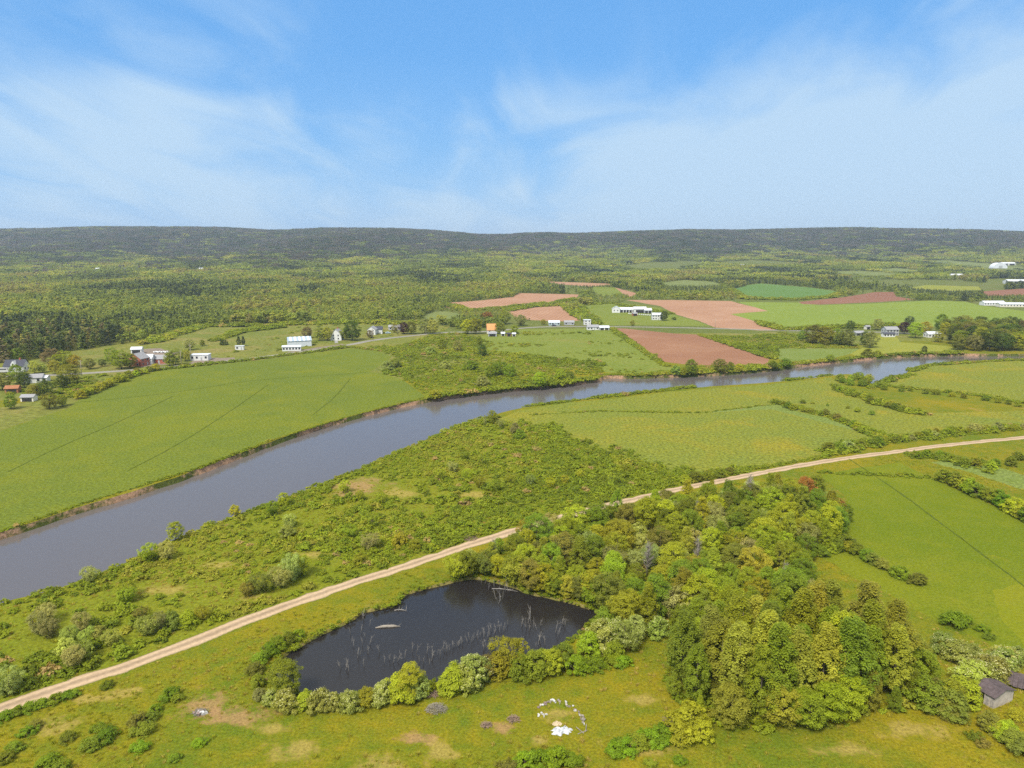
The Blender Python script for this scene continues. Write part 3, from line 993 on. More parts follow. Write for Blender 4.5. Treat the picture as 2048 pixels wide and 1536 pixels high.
# bare tree: trunk with many fine twigs, no leaves
PROTO['bare'] = []
for v in range(3):
    rs = np.random.RandomState(900 + v)
    mb = MB()
    mb.tube([(0, 0, -.1), (rs.normal(0, .15), rs.normal(0, .15), 3), (rs.normal(0, .3), rs.normal(0, .3), 6.2)], [.13, .09, .02], 6)
    tw = MB()
    for k in range(70):
        z = rs.uniform(1.2, 5.8)
        th = rs.uniform(0, 6.28)
        L = rs.uniform(.8, 2.2) * (1.2 - z / 8)
        p0 = Vector((0, 0, z))
        d = Vector((math.cos(th) * L * .6, math.sin(th) * L * .6, L * .9))
        tw.tube([p0, p0 + d * .55, p0 + d + Vector(rs.normal(0, .15, 3))], [.045, .03, .012], 4, cap=False)
        for q in range(3):
            s0 = p0 + d * rs.uniform(.35, .9)
            tw.tube([s0, s0 + Vector((rs.normal(0, .35), rs.normal(0, .35), rs.uniform(.2, .7)))], [.02, .008], 3, cap=False)
    PROTO['bare'].append((tw.mesh('crown', [M['bark_pale']]), mb.mesh('trunk', [M['bark_pale']], True), None, 6.2))

HUES = {
    'fresh': (.300, .335, .018), 'poplar': (.310, .325, .030), 'green': (.205, .255, .017), 'deep': (.095, .135, .014), 'olive': (.225, .230, .032), 'grey': (.300, .320, .085), 'gold': (.300, .280, .024), 'rust': (.300, .150, .032),
    'purple': (.075, .028, .030), 'bush': (.185, .260, .010), 'yellow': (.300, .310, .020), 'brown': (.200, .170, .060), 'pale': (.310, .340, .060), 'spruce': (.060, .090, .030)}
HUEW = {'fresh': 'fresh green', 'poplar': 'yellow-green', 'green': 'mid green', 'deep': 'dark green', 'olive': 'olive', 'gold': 'golden-green', 'grey': 'grey-green', 'brown': 'brownish', 'yellow': 'yellow-green', 'bush': 'bright green', 'pale': 'pale'}
PLACED = []
seq = [0]


def plant(kind, xy, h, hue, name, label, cat, group=None, blossom=False, parts=True, wide=1.0):
    if 'the wood,' in label and xy[0] < 6:
        h = min(h, max(3.6, .5 * float(dist_line(xy[0], xy[1], TRAIL_W))))
    seq[0] += 1
    rs = np.random.RandomState(seq[0] * 13 + 5)
    me, tk, bl, H = PROTO[kind][rs.randint(len(PROTO[kind]))]
    s = h / H
    c = HUES[hue]
    j = rs.uniform(.9, 1.1, 3)
    colr = (c[0] * j[0], c[1] * j[1], c[2] * j[2], 1)
    w = s * wide * rs.uniform(.92, 1.1)
    root = empty(name, (float(xy[0]), float(xy[1]), gz(xy)), rs.uniform(0, 6.28), (w, w, s))
    tag(root, label, cat, group)
    shrubby = kind in ('shrub', 'bush') or (kind == 'willow' and 'shrub' in name)
    cr = link('foliage' if shrubby else 'crown', me, root)
    cr.color = colr
    if parts:
        link('stem' if shrubby else 'trunk', tk, root)
    if blossom and bl is not None:
        link('blossom', bl, root)
    PLACED.append((float(xy[0]), float(xy[1]), w))
    return root


def scatter(poly, spacing, seed, n_max=99999, reject=None):
    P = np.array(poly)
    rs = np.random.RandomState(seed)
    lo, hi = P.min(0), P.max(0)
    A = (hi - lo).prod()
    n = int(A / spacing ** 2 * 4) + 50
    c = rs.uniform(lo, hi, (n, 2))
    ok = inpoly(c[:, 0], c[:, 1], poly)
    if reject is not None:
        ok &= ~reject(c[:, 0], c[:, 1])
    c = c[ok]
    grid, out = {}, []
    for p in c:
        k = (int(p[0] // spacing), int(p[1] // spacing))
        bad = False
        for dx in (-1, 0, 1):
            for dy in (-1, 0, 1):
                for q in grid.get((k[0] + dx, k[1] + dy), ()):
                    if (q[0] - p[0]) ** 2 + (q[1] - p[1]) ** 2 < spacing ** 2:
                        bad = True
        if not bad:
            grid.setdefault(k, []).append(p)
            out.append(p)
            if len(out) >= n_max:
                break
    return out


def wet(x, y, m=0.0):
    return inpoly(x, y, RIVER) | inpoly(x, y, POND_W)


def pick(rs, opts):
    ks = [o[0] for o in opts]
    ws = np.array([o[1] for o in opts], float)
    return ks[rs.choice(len(ks), p=ws / ws.sum())]


# ---------------------------------------------------------------- the poplar grove beside the grey shed
rs = np.random.RandomState(21)
grove = W([(1325, 1345), (1345, 1400), (1400, 1440), (1470, 1462), (1600, 1462), (1700, 1448), (1790, 1425), (1850, 1392), (1830, 1340), (1740, 1310), (1600, 1298), (1470, 1300), (1370, 1315)])
gc = np.mean(np.array(grove), 0)
g_pts = scatter(grove, 3.0, 4)
edge = grove + [grove[0]]
for p in g_pts:
    de = float(dist_line(p[0], p[1], edge))
    h = 6.0 + 2.2 * min(de, 4.0) + rs.normal(0, 1.0)
    if p[1] < gc[1] and de < 2.2:
        h *= .72
    hu = pick(rs, [('poplar', 5), ('fresh', 4), ('green', 2), ('olive', 1)])
    sz_ = 'short' if h < 8 else 'tall'
    plant('broadleaf' if h < 10 and rs.rand() < .5 else 'poplar', p, max(4.2, h), hu, 'poplar_tree', sz_ + ' ' + HUEW[hu] + ' tree in dense rounded grove beside the mown field', 'tree', sz_ + ' ' + HUEW[hu] + ' trees of the rounded grove', wide=1.2)
for u, v, h in ((1378, 1468, 5.2), (1352, 1474, 4.0), (1402, 1476, 3.2)):
    plant('shrub', at(u, v), h, 'fresh', 'leafy_shrub', 'upright green shrub standing at the grove corner', 'shrub', 'shrubs at the grove corner')

# ---------------------------------------------------------------- the mixed wood between pond and trail
wood = W([(905, 1160), (935, 1128), (1010, 1098), (1110, 1068), (1225, 1052), (1330, 1025), (1400, 1003), (1500, 988), (1640, 992), (1690, 1035), (1680, 1085), (1610, 1118), (1625, 1200), (1650, 1285), (1560, 1300), (1440, 1300), (1330, 1280), (1245, 1262), (1210, 1222), (1172, 1207), (1114, 1190), (1060, 1180), (1016, 1162), (958, 1148), (930, 1158)])
tr_line = TRAIL_W
w_pts = scatter(wood, 3.7, 8, reject=lambda x, y: wet(x, y) | (dist_line(x, y, tr_line) < 4.5))
bare_n = 0
for p in w_pts:
    r_ = rs.rand()
    dp_, dt_, dg_ = float(dist_line(p[0], p[1], POND_W)), float(dist_line(p[0], p[1], TRAIL_W)), float(dist_line(p[0], p[1], grove + [grove[0]]))
    m_ = min(dp_, dt_ * 1.2, dg_)
    lit = 'the wood, ' + ('beside the pond' if m_ == dp_ and dp_ < 14 else ('beside the gravel trail' if m_ == dt_ * 1.2 and dt_ < 12 else ('next to the rounded grove' if m_ == dg_ and dg_ < 14 else ('towards the mown field' if p[0] > 62 else 'in its middle'))))
    if r_ < .04:
        plant('bare', p, rs.uniform(5, 8.5), 'pale', 'bare_tree', 'leafless grey tree standing in ' + lit, 'tree', 'leafless trees in the wood' + lit[8:])
    elif r_ < .12:
        plant('willow', p, rs.uniform(4.5, 7), 'grey', 'willow_tree', 'feathery grey-green willow in ' + lit, 'tree', 'willows in the wood' + lit[8:])
    elif r_ < .26:
        hu = pick(rs, [('poplar', 3), ('green', 1), ('fresh', 2)])
        plant('poplar', p, rs.uniform(7, 10), hu, 'poplar_tree', 'tall narrow ' + HUEW[hu] + ' tree in ' + lit, 'tree', 'narrow ' + HUEW[hu] + ' trees in the wood' + lit[8:], wide=1.35)
    elif r_ < .33:
        plant('shrub', p, rs.uniform(3.5, 5.0), 'pale', 'flowering_shrub', 'cream-flowered tall shrub inside ' + lit, 'shrub', 'flowering shrubs in the wood' + lit[8:], blossom=True)
    else:
        hu = pick(rs, [('green', 4), ('fresh', 6), ('olive', 1), ('gold', .6)])
        plant('broadleaf', p, rs.uniform(5.5, 9.6), hu, 'broadleaf_tree', 'round-crowned ' + HUEW[hu] + ' tree in ' + lit, 'tree', 'round-crowned ' + HUEW[hu] + ' trees in the wood' + lit[8:])
for k, (u, v) in enumerate(((912, 1158), (932, 1152), (950, 1148), (972, 1151), (995, 1156), (1018, 1164), (1040, 1173), (1062, 1182), (1085, 1187), (1110, 1191), (1135, 1197), (1160, 1203), (1185, 1212), (1208, 1224))):
    hu = ('fresh', 'green', 'poplar', 'olive')[k % 4]
    plant('broadleaf' if k % 3 else 'willow', at(u, v - 3), (6.2, 5.0, 5.6, 6.4)[k % 4] * (1.15 if 1020 < u < 1100 else .9), hu, 'overhanging_tree', HUEW[hu] + ' tree overhanging the far shore of the pond', 'tree', HUEW[hu] + ' trees overhanging the pond', wide=1.1)
plant('broadleaf', at(1610, 1003), 8.2, 'rust', 'rust_leaved_tree', 'rust-orange leaved tree at the wood edge near trail', 'tree')
plant('broadleaf', at(1672, 1030), 5.5, 'rust', 'rust_leaved_tree', 'small orange-tinged tree on wood edge beside mown field', 'tree')
plant('broadleaf', at(1052, 1085), 6.5, 'gold', 'golden_tree', 'golden-green tree hanging over the gravel trail', 'tree')
plant('poplar', at(1232, 1050), 10.5, 'green', 'poplar_tree', 'tall green poplar rising at trail gap in wood', 'tree')

# ---------------------------------------------------------------- pond margin
pond_near = [(520, 1398), (545, 1408), (575, 1418), (610, 1414), (640, 1420), (668, 1416), (700, 1418), (735, 1408), (765, 1404), (800, 1400), (835, 1392), (850, 1388)]
for k, (u, v) in enumerate(pond_near):
    fl = k in (1, 2, 4, 5, 6, 8)
    plant('shrub', at(u, v), [2.0, 2.6, 3.4, 2.9, 3.6, 2.7, 3.1, 2.8, 3.4, 4.4, 3.7, 2.5][k], 'pale' if fl else ('fresh' if k % 2 else 'grey'), 'flowering_shrub' if fl else 'leafy_shrub',
          'cream-flowered shrub on the mown-grass side of the pond' if fl else 'plain green shrub on the mown-grass side of the pond', 'shrub', 'flowering shrubs along the pond' if fl else 'green shrubs along the pond', blossom=fl)
for u, v, k, h, hue, fl in ((572, 1392, 'broadleaf', 7.2, 'yellow', False), (820, 1396, 'broadleaf', 6.6, 'yellow', False), (905, 1380, 'shrub', 4.6, 'fresh', False), (930, 1378, 'shrub', 4.2, 'pale', True), (945, 1366, 'shrub', 5.0, 'pale', True), (972, 1356, 'willow', 4.2, 'olive', False),
                            (998, 1350, 'shrub', 4.0, 'yellow', False), (1018, 1338, 'willow', 6.4, 'yellow', False), (1040, 1352, 'shrub', 4.2, 'green', False), (1070, 1352, 'shrub', 4.6, 'green', False), (1100, 1345, 'shrub', 4.2, 'fresh', False), (1130, 1330, 'shrub', 4.0, 'green', False),
                            (1152, 1345, 'shrub', 3.2, 'bush', False), (1178, 1312, 'shrub', 4.6, 'fresh', False), (1200, 1296, 'shrub', 5.2, 'pale', True), (1222, 1285, 'shrub', 5.0, 'pale', True), (1208, 1262, 'shrub', 4.6, 'green', False), (1228, 1318, 'shrub', 3.4, 'green', False), (1250, 1300, 'broadleaf', 6.0, 'pale', True),
                            (1268, 1282, 'broadleaf', 5.6, 'grey', False), (1170, 1340, 'bush', 2.0, 'bush', False), (1195, 1335, 'bush', 2.0, 'bush', False), (1225, 1328, 'bush', 1.9, 'bush', False), (1245, 1330, 'bush', 1.8, 'bush', False),
                            (520, 1328, 'shrub', 2.4, 'green', False), (540, 1312, 'shrub', 2.6, 'bush', False), (556, 1300, 'shrub', 2.6, 'bush', False), (578, 1288, 'shrub', 2.4, 'green', False), (596, 1278, 'bush', 1.7, 'bush', False), (510, 1350, 'shrub', 2.4, 'olive', False), (516, 1375, 'shrub', 2.4, 'green', False)):
    side = 'east' if u > 880 else 'west'
    lab = ('cream-flowered shrub at the snag-filled end of the pond' if fl else ('leafy green shrub at the snag-filled end of the pond' if side == 'east' else 'leafy green shrub at the trail end of the pond'))
    nm = 'flowering_shrub' if fl else 'leafy_shrub'
    if k in ('broadleaf',):
        lab = 'small yellow-green tree among the pond shrubs' if hue == 'yellow' else 'small grey-green tree between pond and grove'
        nm = 'pond_tree'
    elif k == 'willow':
        lab = 'thin pale willow among pond shrubs beside the snags'
        nm = 'willow_shrub'
    elif k == 'bush':
        lab = 'low bright green bush at the pond shrub line' if side == 'east' else 'low bright green bush between trail and pond end'
        nm = 'low_bush'
    plant(k, at(u, v), h, hue, nm, lab, 'tree' if k == 'broadleaf' else 'shrub', 'plants round the pond: ' + nm + ' ' + side, blossom=fl)

# ---------------------------------------------------------------- trees and shrubs of the riverside strip
LST = [  # u, v(base), height m, kind, hue
    (352, 1080, 5.6, 'broadleaf', 'fresh'), (180, 1165, 4.2, 'willow', 'grey'), (300, 1122, 4.6, 'willow', 'fresh'), (332, 1118, 4.4, 'willow', 'grey'), (255, 1195, 4.0, 'willow', 'fresh'), (568, 1012, 4.6, 'broadleaf', 'fresh'), (545, 1030, 4.4, 'willow', 'fresh'), (580, 1055, 4.0, 'willow', 'grey'),
    (470, 1030, 3.0, 'shrub', 'fresh'), (985, 846, 6.2, 'broadleaf', 'fresh'), (1002, 856, 4.0, 'willow', 'grey'), (970, 850, 4.8, 'poplar', 'grey'), (1030, 866, 4.4, 'shrub', 'grey'), (1040, 880, 4.4, 'shrub', 'green'), (585, 1160, 6.4, 'willow', 'grey'), (560, 1175, 5.4, 'willow', 'grey'), (520, 1185, 4.6, 'willow', 'olive'),
    (605, 1150, 5.0, 'willow', 'fresh'), (495, 1192, 3.6, 'willow', 'olive'), (740, 1098, 4.4, 'willow', 'grey'), (700, 1075, 4.0, 'willow', 'fresh'), (745, 1052, 4.2, 'willow', 'fresh'), (800, 1092, 3.6, 'shrub', 'yellow'), (830, 1100, 3.0, 'shrub', 'fresh'), (720, 1130, 3.0, 'shrub', 'yellow'), (575, 1075, 3.6, 'shrub', 'pale'),
    (78, 1268, 4.6, 'willow', 'grey'), (100, 1275, 4.2, 'willow', 'grey'), (95, 1245, 4.4, 'willow', 'grey'), (140, 1290, 4.2, 'willow', 'pale'), (165, 1262, 4.0, 'willow', 'grey'), (178, 1285, 3.4, 'willow', 'pale'), (150, 1335, 4.6, 'willow', 'grey'), (168, 1318, 3.8, 'willow', 'pale'), (135, 1312, 3.6, 'shrub', 'pale'), (225, 1290, 3.2, 'willow', 'pale'),
    (18, 1390, 5.2, 'willow', 'grey'), (200, 1280, 3.0, 'shrub', 'pale'), (295, 1270, 4.2, 'willow', 'pale'), (320, 1262, 4.0, 'willow', 'grey'), (345, 1256, 3.6, 'shrub', 'olive'), (375, 1250, 3.2, 'shrub', 'fresh'), (405, 1240, 3.2, 'willow', 'fresh'), (255, 1205, 3.8, 'willow', 'fresh'), (283, 1238, 2.8, 'willow', 'olive'),
    (690, 985, 4.0, 'willow', 'fresh'), (720, 1000, 3.4, 'willow', 'fresh'), (765, 1010, 3.6, 'willow', 'fresh'), (880, 960, 4.0, 'willow', 'fresh'), (905, 945, 4.2, 'willow', 'grey'), (935, 960, 4.0, 'willow', 'fresh'), (960, 975, 4.2, 'willow', 'fresh'), (990, 985, 4.0, 'willow', 'fresh'), (1020, 968, 3.6, 'willow', 'fresh'),
    (1060, 972, 3.8, 'willow', 'grey'), (1100, 975, 3.6, 'willow', 'fresh'), (1130, 970, 3.4, 'willow', 'fresh'), (1160, 958, 3.2, 'willow', 'fresh'), (1250, 945, 3.0, 'shrub', 'yellow'), (1285, 942, 3.0, 'shrub', 'yellow'), (1310, 950, 2.6, 'shrub', 'yellow'), (930, 920, 3.6, 'willow', 'fresh'), (965, 930, 3.4, 'willow', 'fresh'),
    (1390, 962, 3.4, 'shrub', 'green'), (1415, 960, 3.2, 'shrub', 'green'), (1440, 955, 3.0, 'shrub', 'green'), (1370, 968, 3.2, 'shrub', 'fresh'), (1460, 948, 2.6, 'shrub', 'olive'),
]
TRK = {'willow': ('willow_shrub', 'feathery willow shrub in rank grass between river and trail', 'shrub'), 'broadleaf': ('broadleaf_tree', 'round lone green tree on the scrubby river bank', 'tree'), 'shrub': ('leafy_shrub', 'rounded leafy shrub in rank grass between river and trail', 'shrub'), 'poplar': ('poplar_tree', 'thin pale young tree at the meadow corner by river', 'tree')}
for u, v, h, k, hue in LST:
    nm, lb, ct = TRK[k]
    plant(k, at(u, v), h * .95, hue, nm, HUEW[hue] + ' ' + lb, ct, HUEW[hue] + ' ' + nm.replace('_', ' ') + ' of the riverside strip')

# small bushes on the near grass
rs = np.random.RandomState(77)
for u, v, h in ((275, 1448, 1.5), (300, 1440, 1.2), (285, 1466, 1.5), (310, 1425, 1.2), (215, 1478, 1.6), (185, 1495, 1.5), (200, 1462, 1.2), (135, 1480, 1.1), (280, 1500, 1.3), (30, 1500, 1.2), (55, 1470, 1.2), (15, 1520, 1.2), (70, 1455, 1.0), (120, 1545, 1.6), (95, 1530, 1.4), (340, 1395, 1.5),
                (355, 1400, 1.1), (215, 1375, 1.1), (400, 1490, 1.0), (350, 1520, 0.9), (60, 1420, 1.2), (85, 1412, 1.2), (110, 1404, 1.2), (135, 1396, 1.1), (35, 1428, 1.2), (150, 1390, 1.0), (10, 1438, 1.2),
                (1905, 1250, 2.4), (1922, 1246, 1.8), (1965, 1262, 1.2), (1978, 1278, 1.0), (1230, 1505, 1.6), (1255, 1500, 1.6), (1278, 1492, 1.7), (1300, 1485, 1.8), (1325, 1478, 2.0), (1240, 1498, 1.2), (1050, 1530, 1.8), (1080, 1530, 1.9), (1110, 1525, 1.9), (1140, 1528, 1.6), (1020, 1545, 1.6), (1300, 1530, .9), (1360, 1526, 1.0),
                (830, 1330, 0.0), (1965, 1490, 1.0), (1950, 1478, 1.2)):
    if h <= 0:
        continue
    hu = pick(rs, [('bush', 3), ('green', 2), ('olive', 1)])
    wh = 'on the trail-side dry grass' if u < 450 else ('in grass beside the ring of debris and grove' if u < 1500 else 'in the mown field beside the flowering shrubs')
    plant('bush', at(u, v), h * 1.05, hu, 'low_bush', HUEW[hu] + ' low rounded bush ' + wh, 'bush', HUEW[hu] + ' bushes ' + wh, wide=1.1)

# ---------------------------------------------------------------- hedges: rows of single bushes
HEDGES = [  # pixel line, spacing m, kind, height range, hues, label, name
    ([(1891, 962), (1939, 985), (2005, 1015), (2060, 1042), (2130, 1075)], 2.6, 'shrub', (3.4, 4.8), ['green', 'fresh', 'bush'], 'shrub in the tall hedge between mown field and pale meadow', 'hedge_shrub'),
    ([(1694, 1092), (1720, 1110), (1755, 1128), (1786, 1148), (1830, 1168)], 2.4, 'shrub', (1.8, 3.0), ['green', 'olive', 'fresh'], 'shrub in the short hedge jutting into the mown field', 'hedge_shrub'),
    ([(1600, 1120), (1640, 1108), (1690, 1098)], 2.6, 'shrub', (2.6, 3.6), ['green', 'fresh'], 'shrub skirting the wood beside the mown field', 'hedge_shrub'),
    ([(1895, 1308), (1915, 1325), (1939, 1322), (1955, 1345), (1974, 1350), (2000, 1330), (2027, 1325), (1930, 1365), (1960, 1370)], 3.0, 'shrub', (3.0, 4.4), ['pale'], 'cream-flowered shrub behind the ruined grey shed', 'flowering_shrub'),
    ([(1845, 1405), (1870, 1400), (1895, 1392), (1915, 1402), (1880, 1425), (1905, 1430)], 2.4, 'shrub', (3.0, 4.6), ['green', 'fresh', 'olive'], 'leafy shrub between the grove and ruined grey shed', 'leafy_shrub'),
    ([(1975, 1458), (1995, 1468), (2015, 1482), (2035, 1495), (2060, 1512)], 2.2, 'shrub', (2.2, 3.2), ['olive', 'fresh', 'yellow'], 'yellowish shrub in the hedge below the ruined grey shed', 'hedge_shrub'),
    ([(1669, 779), (1700, 790), (1724, 797), (1758, 811), (1820, 826)], 4.0, 'shrub', (2.0, 3.2), ['fresh', 'green'], 'bush in the hedge line running from the river inlet', 'ditch_bush'),
    ([(1553, 807), (1604, 824), (1656, 832), (1690, 848), (1741, 866), (1775, 880)], 3.6, 'shrub', (1.8, 3.0), ['fresh', 'green', 'olive'], 'bush in the long ditch line across the marsh meadow', 'ditch_bush'),
    ([(1741, 777), (1826, 784), (1929, 795), (1997, 805), (2060, 818)], 5.0, 'shrub', (1.8, 3.0), ['fresh', 'yellow', 'green'], 'bush in the ditch below the river-bend meadow', 'ditch_bush'),
    ([(1604, 807), (1656, 811), (1690, 817), (1738, 829)], 4.5, 'shrub', (1.2, 2.0), ['fresh', 'green'], 'low bush on the short ditch in the marsh meadow', 'ditch_bush'),
    ([(1656, 904), (1724, 894), (1792, 882), (1861, 872), (1963, 863), (2060, 856)], 3.6, 'shrub', (2.0, 3.6), ['green', 'fresh', 'grey'], 'bush in the hedge on the meadow side of the trail', 'trail_bush'),
    ([(1799, 905), (1833, 915), (1880, 912), (1929, 928), (1980, 935), (2020, 925), (2060, 915)], 3.4, 'shrub', (1.8, 3.2), ['green', 'fresh', 'bush'], 'bush in thicket below the trail end', 'trail_bush'),
    ([(1700, 760), (1720, 757), (1734, 760), (1726, 772), (1700, 770), (1680, 762)], 4.0, 'shrub', (2.6, 3.8), ['fresh', 'green'], 'shrub on the point beside the river inlet', 'ditch_bush'),
    ([(164, 796), (190, 785), (212, 776), (240, 764), (262, 755), (285, 747), (305, 742)], 4.2, 'shrub', (3.0, 4.4), ['yellow', 'fresh'], 'yellow-green bush in the hedge at crop field corner', 'hedge_shrub'),
]
for hi_, (px, sp, kind, (h0, h1), hues, lb, nm) in enumerate(HEDGES):
    L = resample(W(px), False, 0, 0, sp)
    rs = np.random.RandomState(300 + hi_)
    for p in L:
        q = np.array(p) + rs.normal(0, sp * .22, 2)
        if bool(wet(q[0], q[1])) or float(dist_line(q[0], q[1], TRAIL_W)) < 3.6:
            continue
        plant(kind, q, rs.uniform(h0, h1), hues[rs.randint(len(hues))], nm, lb, 'shrub', lb.split(' in ')[0] + ' row %s' % lb.split()[-1] if False else 'bushes: ' + lb, blossom='flower' in nm, wide=1.15)

